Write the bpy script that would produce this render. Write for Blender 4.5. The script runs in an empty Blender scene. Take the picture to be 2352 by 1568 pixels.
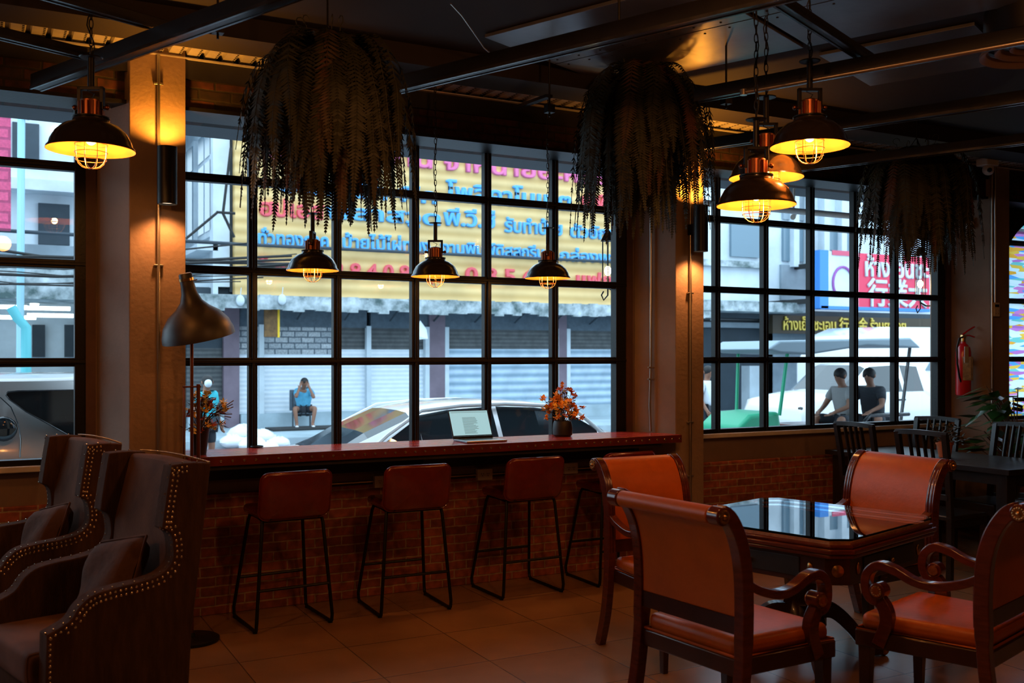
import bpy, math, random
from mathutils import Vector, Matrix, Euler
import mathutils

# ---------------------------------------------------------------- camera, sky, exposure
sc = bpy.context.scene
COL = sc.collection
H = 1.65                                   # eye height
YAW = math.radians(27.87)
SN, CS = math.sin(YAW), math.cos(YAW)
FPX = 2287.0                               # 35 mm lens, in pixels of the 2352 px frame
PI = math.pi
cam_d = bpy.data.cameras.new('camera'); cam = bpy.data.objects.new('camera', cam_d); COL.objects.link(cam)
cam.location = (0, 0, H); cam.rotation_euler = (PI/2, 0, -YAW)
cam_d.lens = 35.0; cam_d.sensor_width = 36.0; cam_d.shift_y = 30/2352
cam_d.clip_end = 300
cam_d.dof.use_dof = True; cam_d.dof.focus_distance = 6.6; cam_d.dof.aperture_fstop = 3.2
sc.camera = cam
sc.view_settings.view_transform = 'Standard'; sc.view_settings.look = 'None'
sc.view_settings.gamma = 1.0; sc.view_settings.use_curve_mapping = False
sc.view_settings.exposure = 0.0

world = bpy.data.worlds.new('overcast_sky'); sc.world = world; world.use_nodes = True
wn = world.node_tree; bg = wn.nodes['Background']
bg.inputs['Color'].default_value = (0.60, 0.82, 1.0, 1); bg.inputs['Strength'].default_value = 3.3

def light(name, kind, loc, power, color, radius=.05, parent=None, rot=None, spot=None, blend=.5, size=None):
    l = bpy.data.lights.new(name, kind); l.energy = power; l.color = color
    if kind in ('POINT', 'SPOT'): l.shadow_soft_size = radius
    if kind == 'SPOT': l.spot_size = math.radians(spot); l.spot_blend = blend
    if kind == 'AREA': l.shape = 'DISK'; l.size = size
    o = bpy.data.objects.new(name, l); COL.objects.link(o); o.location = loc
    if rot: o.rotation_euler = rot
    if parent: o.parent = parent
    return o
WARM = (1.0, .50, .16); AMBER = (1.0, .58, .26)
# added warm fill lights out of frame, standing in for unseen room lamps
for (x, y, z, p) in ((2.2, 2.3, 3.1, 52), (5.6, 1.6, 3.1, 24), (-1.9, 3.2, 3.0, 62), (0.2, -1.6, 3.1, 22)):
    light('room_fill_light', 'POINT', (x, y, z), p, (1, .37, .11), .10)

# ---------------------------------------------------------------- measuring helpers
def ray(px, py):
    u = (px-1176)/FPX; v = (814-py)/FPX
    return SN+CS*u, CS-SN*u, v
def atY(px, py, Y):
    d = ray(px, py); t = Y/d[1]; return Vector((d[0]*t, Y, H+d[2]*t))
def atZ(px, py, z):
    d = ray(px, py); t = (z-H)/d[2]; return Vector((d[0]*t, d[1]*t, z))
def XZ(px, py, Y): p = atY(px, py, Y); return p.x, p.z
def cw(a, b, z=0): return Vector((a*CS+b*SN, -a*SN+b*CS, z))
DB = Vector((-.390, .921, 0)); DP = Vector((.921, .390, 0))     # directions of the roof beams and of the cross members

# ---------------------------------------------------------------- mesh builder
class MB:
    def __init__(s): s.v = []; s.f = []; s.M = Matrix.Identity(4)
    def add(s, vs, fs):
        b = len(s.v); s.v += [tuple(s.M @ Vector(p)) for p in vs]; s.f += [tuple(b+i for i in f) for f in fs]; return s
    def bx(s, x0, y0, z0, x1, y1, z1):
        return s.add([(x0,y0,z0),(x1,y0,z0),(x1,y1,z0),(x0,y1,z0),(x0,y0,z1),(x1,y0,z1),(x1,y1,z1),(x0,y1,z1)],
                     [(0,3,2,1),(4,5,6,7),(0,1,5,4),(1,2,6,5),(2,3,7,6),(3,0,4,7)])
    def cb(s, c, d): return s.bx(c[0]-d[0]/2, c[1]-d[1]/2, c[2]-d[2]/2, c[0]+d[0]/2, c[1]+d[1]/2, c[2]+d[2]/2)
    def prism(s, poly, axis, a, b):
        n = len(poly)
        def P(p, k):
            if axis == 'x': return (k, p[0], p[1])
            if axis == 'y': return (p[0], k, p[1])
            return (p[0], p[1], k)
        vs = [P(p, a) for p in poly]+[P(p, b) for p in poly]
        return s.add(vs, [tuple(range(n))[::-1], tuple(range(n, 2*n))]+[(i, (i+1) % n, n+(i+1) % n, n+i) for i in range(n)])
    def lathe(s, prof, n=24, c=(0,0,0), M=None, caps=True):
        vs = []; fs = []
        for (r, z) in prof:
            for k in range(n):
                a = 2*PI*k/n; p = Vector((r*math.cos(a), r*math.sin(a), z))
                if M is not None: p = M @ p
                vs.append((p.x+c[0], p.y+c[1], p.z+c[2]))
        for i in range(len(prof)-1):
            for k in range(n):
                k2 = (k+1) % n; fs.append((i*n+k, i*n+k2, (i+1)*n+k2, (i+1)*n+k))
        if caps:
            if prof[0][0] > 1e-4: fs.append(tuple(range(n))[::-1])
            if prof[-1][0] > 1e-4: fs.append(tuple((len(prof)-1)*n+k for k in range(n)))
        return s.add(vs, fs)
    def sph(s, c, r, n=12, m=8, sc3=(1,1,1)):
        prof = [(max(1e-5, r*math.sin(PI*i/m)), -r*math.cos(PI*i/m)) for i in range(m+1)]
        vs = []; fs = []
        for (rr, z) in prof:
            for k in range(n):
                a = 2*PI*k/n; vs.append((c[0]+rr*math.cos(a)*sc3[0], c[1]+rr*math.sin(a)*sc3[1], c[2]+z*sc3[2]))
        for i in range(m):
            for k in range(n): fs.append((i*n+k, i*n+(k+1) % n, (i+1)*n+(k+1) % n, (i+1)*n+k))
        return s.add(vs, fs)
    def tube(s, pts, r, n=8, closed=False, rad=None, up=None, sq=None):
        pts = [Vector(p) for p in pts]; N = len(pts); vs = []; fs = []; prev = None
        for i, p in enumerate(pts):
            if closed: t = pts[(i+1) % N]-pts[i-1]
            else: t = pts[min(i+1, N-1)]-pts[max(i-1, 0)]
            t.normalize()
            if prev is None:
                ref = Vector(up) if up else (Vector((0,0,1)) if abs(t.z) < .9 else Vector((1,0,0)))
                nrm = t.cross(ref).normalized()
            else:
                nrm = (prev-t*prev.dot(t)).normalized()
            prev = nrm; b = t.cross(nrm); rr = rad[i] if rad else r
            if sq:
                for (du, dv) in ((-1,-1),(1,-1),(1,1),(-1,1)): vs.append(tuple(p+nrm*du*sq[0]/2*(rr)+b*dv*sq[1]/2*(rr)))
            else:
                for k in range(n):
                    a = 2*PI*k/n; vs.append(tuple(p+nrm*math.cos(a)*rr+b*math.sin(a)*rr))
        n = 4 if sq else n
        for i in range(N if closed else N-1):
            j = (i+1) % N
            for k in range(n): fs.append((i*n+k, i*n+(k+1) % n, j*n+(k+1) % n, j*n+k))
        if not closed: fs += [tuple(range(n))[::-1], tuple((N-1)*n+k for k in range(n))]
        return s.add(vs, fs)
    def ribbon(s, pts, th, x0, x1):
        """a centre line in the YZ plane with a thickness, extruded along x"""
        P = [Vector((0, p[0], p[1])) for p in pts]; N = len(P); L = []; R = []
        for i in range(N):
            t = (P[min(i+1, N-1)]-P[max(i-1, 0)]).normalized(); nn = Vector((0, -t.z, t.y))
            h = (th[i] if isinstance(th, (list, tuple)) else th)/2
            L.append(P[i]+nn*h); R.append(P[i]-nn*h)
        poly = [(q.y, q.z) for q in L+R[::-1]]; n = len(poly)
        vs = [(x0, a, b) for a, b in poly]+[(x1, a, b) for a, b in poly]; fs = []
        for i in range(N-1):
            a, b, c, d = i, i+1, n-2-i, n-1-i
            fs += [(a, b, c, d), (n+d, n+c, n+b, n+a)]
        fs += [(i, (i+1) % n, n+(i+1) % n, n+i) for i in range(n)]
        return s.add(vs, fs)
    def quad(s, a, b, c, d): return s.add([a, b, c, d], [(0,1,2,3)])
    def build(s, name, mat, parent=None, bevel=0, smooth=True, ang=40, sub=0, flipfix=True):
        me = bpy.data.meshes.new(name); me.from_pydata(s.v, [], s.f); me.validate()
        if flipfix:
            import bmesh
            bm = bmesh.new(); bm.from_mesh(me); bmesh.ops.recalc_face_normals(bm, faces=bm.faces); bm.to_mesh(me); bm.free()
        if smooth:
            me.polygons.foreach_set('use_smooth', [True]*len(me.polygons)); me.set_sharp_from_angle(angle=math.radians(ang))
        me.materials.append(mat)
        o = bpy.data.objects.new(name, me); COL.objects.link(o)
        if parent is not None: o.parent = parent
        if bevel:
            m = o.modifiers.new('bevel', 'BEVEL'); m.width = bevel; m.segments = 3; m.limit_method = 'ANGLE'; m.angle_limit = math.radians(38)
        if sub:
            m = o.modifiers.new('sub', 'SUBSURF'); m.levels = sub; m.render_levels = sub
        return o

def thing(name, label, cat, loc=(0,0,0), rz=0, group=None):
    o = bpy.data.objects.new(name, None); COL.objects.link(o); o.location = loc; o.rotation_euler = (0, 0, rz)
    o.empty_display_size = .1
    o['label'] = label; o['category'] = cat
    if group: o['group'] = group
    return o
def tag(o, label, cat, group=None, kind=None):
    o['label'] = label; o['category'] = cat
    if group: o['group'] = group
    if kind: o['kind'] = kind
    return o
def struct(o, label=None):
    o['kind'] = 'structure'
    if label: o['label'] = label
    return o
def dup(root, loc=None, rz=None, label=None):
    r = root.copy(); COL.objects.link(r)
    if loc is not None: r.location = loc
    if rz is not None: r.rotation_euler = (0, 0, rz)
    if label: r['label'] = label
    def rec(a, b):
        for ch in list(a.children):
            c = ch.copy()
            if ch.type == 'LIGHT': c.data = ch.data
            COL.objects.link(c); c.parent = b; rec(ch, c)
    rec(root, r); return r
def skin(name, verts, edges, radii, mat, parent=None, sub=2, root=0):
    me = bpy.data.meshes.new('sk'); me.from_pydata(verts, edges, [])
    o = bpy.data.objects.new('sk', me); COL.objects.link(o)
    m = o.modifiers.new('s', 'SKIN'); m.use_smooth_shade = True
    for i, r in enumerate(radii):
        sv = me.skin_vertices[0].data[i]; sv.radius = (r, r) if not isinstance(r, tuple) else r; sv.use_root = (i == root)
    mm = o.modifiers.new('u', 'SUBSURF'); mm.levels = sub
    dg = bpy.context.evaluated_depsgraph_get(); res = bpy.data.meshes.new_from_object(o.evaluated_get(dg))
    bpy.data.objects.remove(o)
    res.materials.clear(); res.materials.append(mat); res.name = name
    r = bpy.data.objects.new(name, res); COL.objects.link(r)
    if parent is not None: r.parent = parent
    return r
def text_mesh(name, body, size, mat, parent=None, loc=(0,0,0), rot=(PI/2,0,0), ext=.01, bold=0, sx=1, align='LEFT'):
    c = bpy.data.curves.new('t', 'FONT'); c.body = body; c.size = size; c.extrude = ext; c.bevel_depth = bold; c.bevel_resolution = 0
    c.align_x = align; c.resolution_u = 3
    o = bpy.data.objects.new('t', c); COL.objects.link(o)
    dg = bpy.context.evaluated_depsgraph_get(); dg.update(); me = bpy.data.meshes.new_from_object(o.evaluated_get(dg))
    bpy.data.objects.remove(o)
    me.materials.clear(); me.materials.append(mat)
    r = bpy.data.objects.new(name, me); COL.objects.link(r); r.location = loc; r.rotation_euler = rot; r.scale = (sx, 1, 1)
    if parent is not None: r.parent = parent
    return r

# ---------------------------------------------------------------- materials
def mat(name, col, rough=.5, metal=0, spec=.5, noise=0, nscale=8, bump=0, bscale=40, coat=0, emit=None, es=0, trans=0, col2=None, stretch=None, sheen=0):
    m = bpy.data.materials.new(name); m.use_nodes = True; nt = m.node_tree; p = nt.nodes['Principled BSDF']
    p.inputs['Base Color'].default_value = (*col, 1); p.inputs['Roughness'].default_value = rough
    p.inputs['Metallic'].default_value = metal; p.inputs['Specular IOR Level'].default_value = spec
    p.inputs['Coat Weight'].default_value = coat; p.inputs['Coat Roughness'].default_value = .08
    if sheen: p.inputs['Sheen Weight'].default_value = sheen
    if emit: p.inputs['Emission Color'].default_value = (*emit, 1); p.inputs['Emission Strength'].default_value = es
    if trans: p.inputs['Transmission Weight'].default_value = trans
    if noise or col2 or bump:
        tc = nt.nodes.new('ShaderNodeTexCoord'); mp = nt.nodes.new('ShaderNodeMapping'); nt.links.new(tc.outputs['Object'], mp.inputs[0])
        if stretch: mp.inputs['Scale'].default_value = stretch
    if noise or col2:
        n = nt.nodes.new('ShaderNodeTexNoise'); n.inputs['Scale'].default_value = nscale; n.inputs['Detail'].default_value = 6; n.inputs['Roughness'].default_value = .6
        nt.links.new(mp.outputs[0], n.inputs['Vector'])
        r = nt.nodes.new('ShaderNodeValToRGB'); c2 = col2 or tuple(max(0, c*(1-noise)) for c in col)
        r.color_ramp.elements[0].position = .35; r.color_ramp.elements[1].position = .68
        r.color_ramp.elements[0].color = (*c2, 1); r.color_ramp.elements[1].color = (*col, 1)
        nt.links.new(n.outputs['Fac'], r.inputs[0]); nt.links.new(r.outputs[0], p.inputs['Base Color'])
    if bump:
        n2 = nt.nodes.new('ShaderNodeTexNoise'); n2.inputs['Scale'].default_value = bscale; n2.inputs['Detail'].default_value = 4
        nt.links.new(mp.outputs[0], n2.inputs['Vector'])
        b = nt.nodes.new('ShaderNodeBump'); b.inputs['Strength'].default_value = bump; b.inputs['Distance'].default_value = .01
        nt.links.new(n2.outputs['Fac'], b.inputs['Height']); nt.links.new(b.outputs[0], p.inputs['Normal'])
    return m
def brick_mat(name, c1, c2, mortar, scale, bw=.5, rh=.25, ms=.02, rough=.8, bump=.6, swap=True, off=.5, noise=.35, coat=0, rot=0, mrough=None):
    m = bpy.data.materials.new(name); m.use_nodes = True; nt = m.node_tree; p = nt.nodes['Principled BSDF']
    tc = nt.nodes.new('ShaderNodeTexCoord'); sx = nt.nodes.new('ShaderNodeSeparateXYZ'); cx = nt.nodes.new('ShaderNodeCombineXYZ')
    mp = nt.nodes.new('ShaderNodeMapping'); mp.inputs['Rotation'].default_value = (0, 0, rot)
    nt.links.new(tc.outputs['Object'], mp.inputs[0]); nt.links.new(mp.outputs[0], sx.inputs[0])
    nt.links.new(sx.outputs[0], cx.inputs[0]); nt.links.new(sx.outputs[2 if swap else 1], cx.inputs[1])
    ns = nt.nodes.new('ShaderNodeTexNoise'); ns.inputs['Scale'].default_value = 9
    nt.links.new(tc.outputs['Object'], ns.inputs['Vector'])
    vm = nt.nodes.new('ShaderNodeVectorMath'); vm.operation = 'SCALE'; vm.inputs['Scale'].default_value = .012 if swap else 0
    nt.links.new(ns.outputs['Color'], vm.inputs[0]); va = nt.nodes.new('ShaderNodeVectorMath'); nt.links.new(cx.outputs[0], va.inputs[0]); nt.links.new(vm.outputs[0], va.inputs[1])
    b = nt.nodes.new('ShaderNodeTexBrick'); nt.links.new(va.outputs[0], b.inputs['Vector'])
    b.inputs['Scale'].default_value = scale; b.inputs['Brick Width'].default_value = bw; b.inputs['Row Height'].default_value = rh
    b.inputs['Mortar Size'].default_value = ms; b.inputs['Mortar Smooth'].default_value = .3; b.offset = off; b.inputs['Bias'].default_value = 0
    b.inputs['Color1'].default_value = (*c1, 1); b.inputs['Color2'].default_value = (*c2, 1); b.inputs['Mortar'].default_value = (*mortar, 1)
    n3 = nt.nodes.new('ShaderNodeTexNoise'); n3.inputs['Scale'].default_value = 22 if swap else 3; n3.inputs['Detail'].default_value = 6
    nt.links.new(tc.outputs['Object'], n3.inputs['Vector'])
    mr = nt.nodes.new('ShaderNodeMapRange'); mr.inputs[1].default_value = .3; mr.inputs[2].default_value = .7; mr.inputs[3].default_value = 1-noise; mr.inputs[4].default_value = 1+noise
    nt.links.new(n3.outputs['Fac'], mr.inputs[0])
    mx = nt.nodes.new('ShaderNodeVectorMath'); mx.operation = 'SCALE'; nt.links.new(b.outputs['Color'], mx.inputs[0]); nt.links.new(mr.outputs[0], mx.inputs['Scale'])
    nt.links.new(mx.outputs[0], p.inputs['Base Color']); p.inputs['Roughness'].default_value = rough; p.inputs['Coat Weight'].default_value = coat
    bp = nt.nodes.new('ShaderNodeBump'); bp.inputs['Strength'].default_value = bump; bp.inputs['Distance'].default_value = .012; bp.invert = True
    nt.links.new(b.outputs['Fac'], bp.inputs['Height']); nt.links.new(bp.outputs[0], p.inputs['Normal'])
    return m
def line_mat(name, c1, c2, axis, freq, rough=.5, bump=.5, sheen=0, noise=.3, metal=0, spec=.5, dist=.004, nscale=5):
    """fine parallel ridges (corduroy, roller shutters, cladding boards)"""
    m = bpy.data.materials.new(name); m.use_nodes = True; nt = m.node_tree; p = nt.nodes['Principled BSDF']
    tc = nt.nodes.new('ShaderNodeTexCoord'); sx = nt.nodes.new('ShaderNodeSeparateXYZ'); nt.links.new(tc.outputs['Object'], sx.inputs[0])
    mu = nt.nodes.new('ShaderNodeMath'); mu.operation = 'MULTIPLY'; mu.inputs[1].default_value = freq*2*PI; nt.links.new(sx.outputs[axis], mu.inputs[0])
    s = nt.nodes.new('ShaderNodeMath'); s.operation = 'SINE'; nt.links.new(mu.outputs[0], s.inputs[0])
    r = nt.nodes.new('ShaderNodeMapRange'); r.inputs[1].default_value = -1; r.inputs[2].default_value = 1; nt.links.new(s.outputs[0], r.inputs[0])
    mix = nt.nodes.new('ShaderNodeMix'); mix.data_type = 'RGBA'; mix.inputs[6].default_value = (*c2, 1); mix.inputs[7].default_value = (*c1, 1); nt.links.new(r.outputs[0], mix.inputs[0])
    n = nt.nodes.new('ShaderNodeTexNoise'); n.inputs['Scale'].default_value = nscale; n.inputs['Detail'].default_value = 5; nt.links.new(tc.outputs['Object'], n.inputs['Vector'])
    mr = nt.nodes.new('ShaderNodeMapRange'); mr.inputs[1].default_value = .3; mr.inputs[2].default_value = .7; mr.inputs[3].default_value = 1-noise; mr.inputs[4].default_value = 1+noise
    nt.links.new(n.outputs['Fac'], mr.inputs[0])
    mx = nt.nodes.new('ShaderNodeVectorMath'); mx.operation = 'SCALE'; nt.links.new(mix.outputs[2], mx.inputs[0]); nt.links.new(mr.outputs[0], mx.inputs['Scale'])
    nt.links.new(mx.outputs[0], p.inputs['Base Color']); p.inputs['Roughness'].default_value = rough; p.inputs['Metallic'].default_value = metal
    p.inputs['Specular IOR Level'].default_value = spec
    if sheen: p.inputs['Sheen Weight'].default_value = sheen; p.inputs['Sheen Roughness'].default_value = .4; p.inputs['Sheen Tint'].default_value = (1, .8, .6, 1)
    b = nt.nodes.new('ShaderNodeBump'); b.inputs['Strength'].default_value = bump; b.inputs['Distance'].default_value = dist
    nt.links.new(r.outputs[0], b.inputs['Height']); nt.links.new(b.outputs[0], p.inputs['Normal'])
    return m
def glass_mat(name, tint=(1,1,1), refl=1.0, ior=1.5, rough=.0):
    m = bpy.data.materials.new(name); m.use_nodes = True; nt = m.node_tree; nt.nodes.remove(nt.nodes['Principled BSDF'])
    out = nt.nodes['Material Output']; t = nt.nodes.new('ShaderNodeBsdfTransparent'); t.inputs[0].default_value = (*tint, 1)
    g = nt.nodes.new('ShaderNodeBsdfGlossy'); g.inputs['Roughness'].default_value = rough; g.inputs[0].default_value = (refl, refl, refl, 1)
    f = nt.nodes.new('ShaderNodeFresnel'); f.inputs[0].default_value = ior; mx = nt.nodes.new('ShaderNodeMixShader')
    nt.links.new(f.outputs[0], mx.inputs[0]); nt.links.new(t.outputs[0], mx.inputs[1]); nt.links.new(g.outputs[0], mx.inputs[2]); nt.links.new(mx.outputs[0], out.inputs[0])
    return m
def emis(name, col, s):
    m = bpy.data.materials.new(name); m.use_nodes = True; nt = m.node_tree; p = nt.nodes['Principled BSDF']
    p.inputs['Base Color'].default_value = (*[c*.1 for c in col], 1); p.inputs['Emission Color'].default_value = (*col, 1); p.inputs['Emission Strength'].default_value = s
    return m

M = {}
M['black'] = mat('black_painted_steel', (.006,.0055,.005), .42, spec=.28, bump=.1, bscale=60)
M['dark_steel'] = mat('dark_ceiling_steel', (.009,.008,.007), .38, spec=.5, noise=.4)
M['edge_steel'] = mat('worn_steel_flange', (.12,.12,.125), .25, metal=.8, noise=.5, nscale=12)
M['ceil'] = mat('dark_brown_ceiling_board', (.016,.010,.007), .8, noise=.3, nscale=1.5)
M['panel'] = mat('grey_fibre_cement_ceiling_panel', (.22,.23,.25), .30, metal=.55, noise=.35, nscale=2.2, bump=.15, bscale=9)
M['deck'] = mat('galvanised_deck', (.62,.60,.57), .42, metal=.35, noise=.25, nscale=10)
M['hole'] = mat('deck_perforation', (.006,.006,.006), .9)
M['plaster'] = mat('beige_plaster', (.27,.185,.13), .8, noise=.22, nscale=2.5, bump=.25, bscale=35)
M['side_wall'] = mat('dark_wall_paint', (.06,.045,.035), .8, noise=.2)
M['ledge'] = mat('pale_sill_stone', (.55,.52,.48), .5, noise=.2)
M['brick'] = brick_mat('red_brick', (.30,.075,.035), (.17,.042,.022), (.30,.20,.13), 1, .185, .062, .006)
M['lintel_brick'] = brick_mat('dark_brick', (.055,.012,.006), (.012,.006,.004), (.014,.009,.006), 1, .19, .065, .007, noise=.6)  # near-black reddish brick, tone varying at random
M['reveal'] = mat('brown_reveal', (.10,.045,.025), .6, noise=.3)
M['floor'] = brick_mat('glossy_beige_floor_tile', (.27,.155,.085), (.24,.135,.072), (.10,.06,.035), 1, .6, .6, .004, rough=.24, bump=.15, swap=False, off=0, noise=.10)
M['counter'] = mat('red_stained_wood', (.50,.055,.035), .20, spec=.35, noise=.5, nscale=5, stretch=(1, 9, 9), bump=.05, bscale=20, col2=(.25,.022,.015))
M['counter_edge'] = mat('dark_red_wood_edge', (.16,.02,.012), .3, noise=.4)
M['darkwood'] = mat('dark_wood_apron', (.012,.008,.006), .55, noise=.4, stretch=(1,8,8))
M['pipe'] = mat('steel_conduit', (.42,.38,.33), .28, metal=.9)
M['brass'] = mat('antique_brass', (.70,.42,.17), .28, metal=1, noise=.4, nscale=60)
M['stud'] = mat('polished_nailhead', (.75,.62,.45), .18, metal=1)
M['copper'] = mat('copper', (.24,.085,.04), .38, metal=1)
M['gilt'] = mat('cream_shade_lining', (.78,.36,.07), .5)
M['shade'] = mat('black_enamel_shade', (.020,.014,.010), .25, coat=.4)
M['wire'] = mat('brass_cage_wire', (.55,.38,.2), .3, metal=1)
M['bulb'] = emis('lit_bulb', (1, .55, .18), 9)
M['bulb_far'] = emis('lit_lantern_bulb', (1, .72, .35), 40)
M['sconce_disc'] = emis('lit_sconce_lens', (1, .72, .50), 2.5)
M['corduroy'] = line_mat('brown_corduroy', (.17,.082,.048), (.05,.024,.014), 1, 110, .9, .7, spec=.15, noise=.4)
M['corduroy_side'] = mat('brown_velour', (.075,.038,.022), .95, spec=.15, noise=.4, nscale=6, stretch=(6,6,1), bump=.4, bscale=50)
M['leather_red'] = mat('oxblood_leather', (.16,.014,.007), .25, coat=.5, noise=.4, nscale=7, bump=.2, bscale=22)
M['leather_tan'] = mat('tan_orange_leather', (.46,.098,.006), .40, spec=.32, noise=.22, nscale=5, bump=.12, bscale=50)
M['mahogany'] = mat('polished_mahogany', (.115,.020,.010), .20, coat=.5, noise=.4, nscale=6, stretch=(2,2,10))
M['mahogany_dark'] = mat('dark_mahogany', (.045,.011,.007), .28, coat=.3, noise=.4)
M['inlay'] = mat('banded_inlay_wood', (.42,.19,.08), .35, noise=.45, nscale=30, stretch=(1,1,1))
M['table_field'] = mat('dark_table_field', (.02,.018,.017), .4, noise=.3)
M['table_glass'] = glass_mat('table_glass', (.86,.90,.90), 1.0, 1.55)
M['pane'] = glass_mat('window_pane', (.96,.98,.98), 1.0, 1.45)
M['blackwood'] = mat('blackened_wood', (.016,.012,.011), .34, noise=.4, stretch=(1,9,9), nscale=5)
M['fern'] = mat('fern_green', (.032,.034,.007), .6, noise=.5, nscale=3)
M['fern_red'] = mat('fern_autumn', (.09,.025,.010), .6, noise=.5, nscale=5, col2=(.05,.04,.01))
M['leafdark'] = mat('dark_green_leaf', (.02,.085,.018), .3, noise=.4)
M['stem'] = mat('brown_stem', (.09,.06,.03), .7)
M['blackpot'] = mat('matt_black_pot', (.012,.011,.011), .5)
M['terracotta'] = mat('terracotta', (.50,.16,.06), .7, noise=.2)
M['fl_orange'] = mat('orange_petal', (1.0,.40,.03), .6, noise=.2, nscale=30)
M['fl_yellow'] = mat('yellow_petal', (.90,.55,.08), .6)
M['fl_red'] = mat('rust_petal', (.50,.09,.03), .6)
M['fl_pale'] = mat('pale_green_flower', (.75,.62,.25), .6)
M['plastic_white'] = mat('cream_plastic', (.62,.56,.48), .4)
M['ext_red'] = mat('extinguisher_red', (.55,.012,.015), .25, coat=.4)
M['paper'] = mat('printed_tag', (.62,.55,.45), .6, noise=.5, nscale=25)
M['alu'] = mat('space_grey_aluminium', (.32,.32,.34), .3, metal=.9)
M['screen'] = emis('laptop_screen_page', (.36,.62,.66), .95)
M['screen_dim'] = emis('laptop_screen_text', (.22,.38,.40), .45)
M['screen_black'] = mat('laptop_bezel', (.008,.008,.010), .2)
M['diffuser'] = mat('brown_air_diffuser', (.20,.13,.09), .5)
# ---------------------------------------------------------------- room shell
YW = 6.5
b = MB(); b.bx(-4.5, -4.5, -.12, 13, YW+.1, 0); struct(b.build('floor', M['floor'], smooth=False))
b = MB(); b.bx(-4.5, -4.5, 3.52, 13, 5.88, 3.75); struct(b.build('ceiling', M['ceil'], smooth=False))
b = MB(); b.bx(-4.6, -4.5, 0, -4.5, YW+.2, 3.75); struct(b.build('wall_left', M['side_wall'], smooth=False))
b = MB(); b.bx(13, -4.5, 0, 13.1, YW+.2, 3.75); struct(b.build('wall_right', M['side_wall'], smooth=False))
b = MB(); b.bx(-4.5, -4.6, 0, 13, -4.5, 3.75); struct(b.build('wall_back', M['side_wall'], smooth=False))
# front wall: plaster dado above a brick wainscot, lintel, the pieces between the windows
b = MB(); b.bx(-4.5, YW, 0, 13, YW+.14, 1.0)
for (x0, x1) in ((.56, .93), (4.44, 4.78), (8.10, 8.56)): b.bx(x0, YW-.03, 0, x1, YW+.14, 3.45)
b.bx(-4.5, YW-.05, 3.27, 13, YW+.14, 3.5)
struct(b.build('wall_front', M['plaster'], smooth=False))
for (x0, x1) in ((-4.5, .60), (.98, 4.50), (4.86, 8.2), (8.56, 13)):
    b = MB(); b.bx(x0, YW-.035, 0, x1, YW, .765); struct(b.build('trim_1', M['brick'], smooth=False, bevel=.006))
for (x0, x1) in ((-4.5, .56), (4.86, 8.12), (8.56, 13)):
    b = MB(); b.bx(x0, YW-.07, .965, x1, YW+.02, 1.0); struct(b.build('trim_2', M['ledge'], smooth=False, bevel=.005))
# columns: faces run with the roof beams, not square to the street front
def column(x, y0, w, n):
    dx = .4235*(YW-y0); k = MB(); k.prism([(x-dx, YW+.02), (x, y0), (x+w, y0), (x+w-dx, YW+.02)], 'z', 0, 3.52)
    return struct(k.build('wall_pillar_%d' % n, M['plaster'], smooth=False, bevel=.006))
column(.735, 6.12, .315, 1); column(4.647, 6.12, .27, 2); column(8.30, 6.13, .27, 3)
# brown timber reveals next to the frames
for (x0, x1) in ((.53, .585), (4.43, 4.485), (8.10, 8.19)):
    b = MB(); b.bx(x0, YW-.045, 1.0, x1, YW+.10, 3.2); struct(b.build('trim_3', M['reveal'], smooth=False))
# lintel: near-black brick band with a steel channel above it
for (x0, x1) in ((-4.5, .74), (1.02, 4.66), (4.9, 8.31), (8.56, 13)):
    b = MB(); b.bx(x0, 6.17, 3.125, x1, YW+.12, 3.29); struct(b.build('trim_4', M['lintel_brick'], smooth=False))
    b = MB(); b.bx(x0, 6.14, 3.29, x1, YW+.1, 3.40); struct(b.build('trim_5', M['dark_steel'], smooth=False))
    b = MB(); b.bx(x0, 6.15, 3.105, x1, YW-.06, 3.127); struct(b.build('trim_6', M['black'], smooth=False))
b = MB(); b.bx(-4.5, 6.11, 3.402, 13, 6.16, 3.409); tag(b.build('ceiling_angle_strip', M['deck']), 'pale metal angle strip running along the top of the window beam', 'metal strip')
# bulkhead in front of the decking
b = MB(); b.bx(-4.5, 5.58, 3.40, 13, 5.88, 3.53); struct(b.build('trim_7', M['ceil'], smooth=False))
b = MB(); b.bx(-4.5, 5.80, 3.53, 13, 6.7, 3.6); struct(b.build('ceiling_back', M['ceil'], smooth=False))
# corrugated perforated decking between bulkhead and beam
def decking(x0, x1):
    k = MB(); p = .104; n = int((x1-x0)/p); prof = []
    for i in range(n):
        x = x0+i*p; prof += [(x, 3.425), (x+.070, 3.425), (x+.078, 3.449), (x+.098, 3.449)]
    prof.append((x0+n*p, 3.425))
    vs = [(x, 5.86, z) for x, z in prof]+[(x, 6.16, z) for x, z in prof]; m = len(prof)
    k.add(vs, [(i, i+1, m+i+1, m+i) for i in range(m-1)])
    o = k.build('ceiling_decking', M['deck'], smooth=False, flipfix=False); struct(o)
    h = MB()
    for i in range(n):
        x = x0+i*p+.061
        for j in range(8):
            y = 5.885+j*.032; h.cb((x, y, 3.4245), (.011, .016, .002))
    q = h.build('perforation', M['hole'], o, smooth=False)
decking(-3.0, 4.6); decking(4.66, 12.6)

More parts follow.
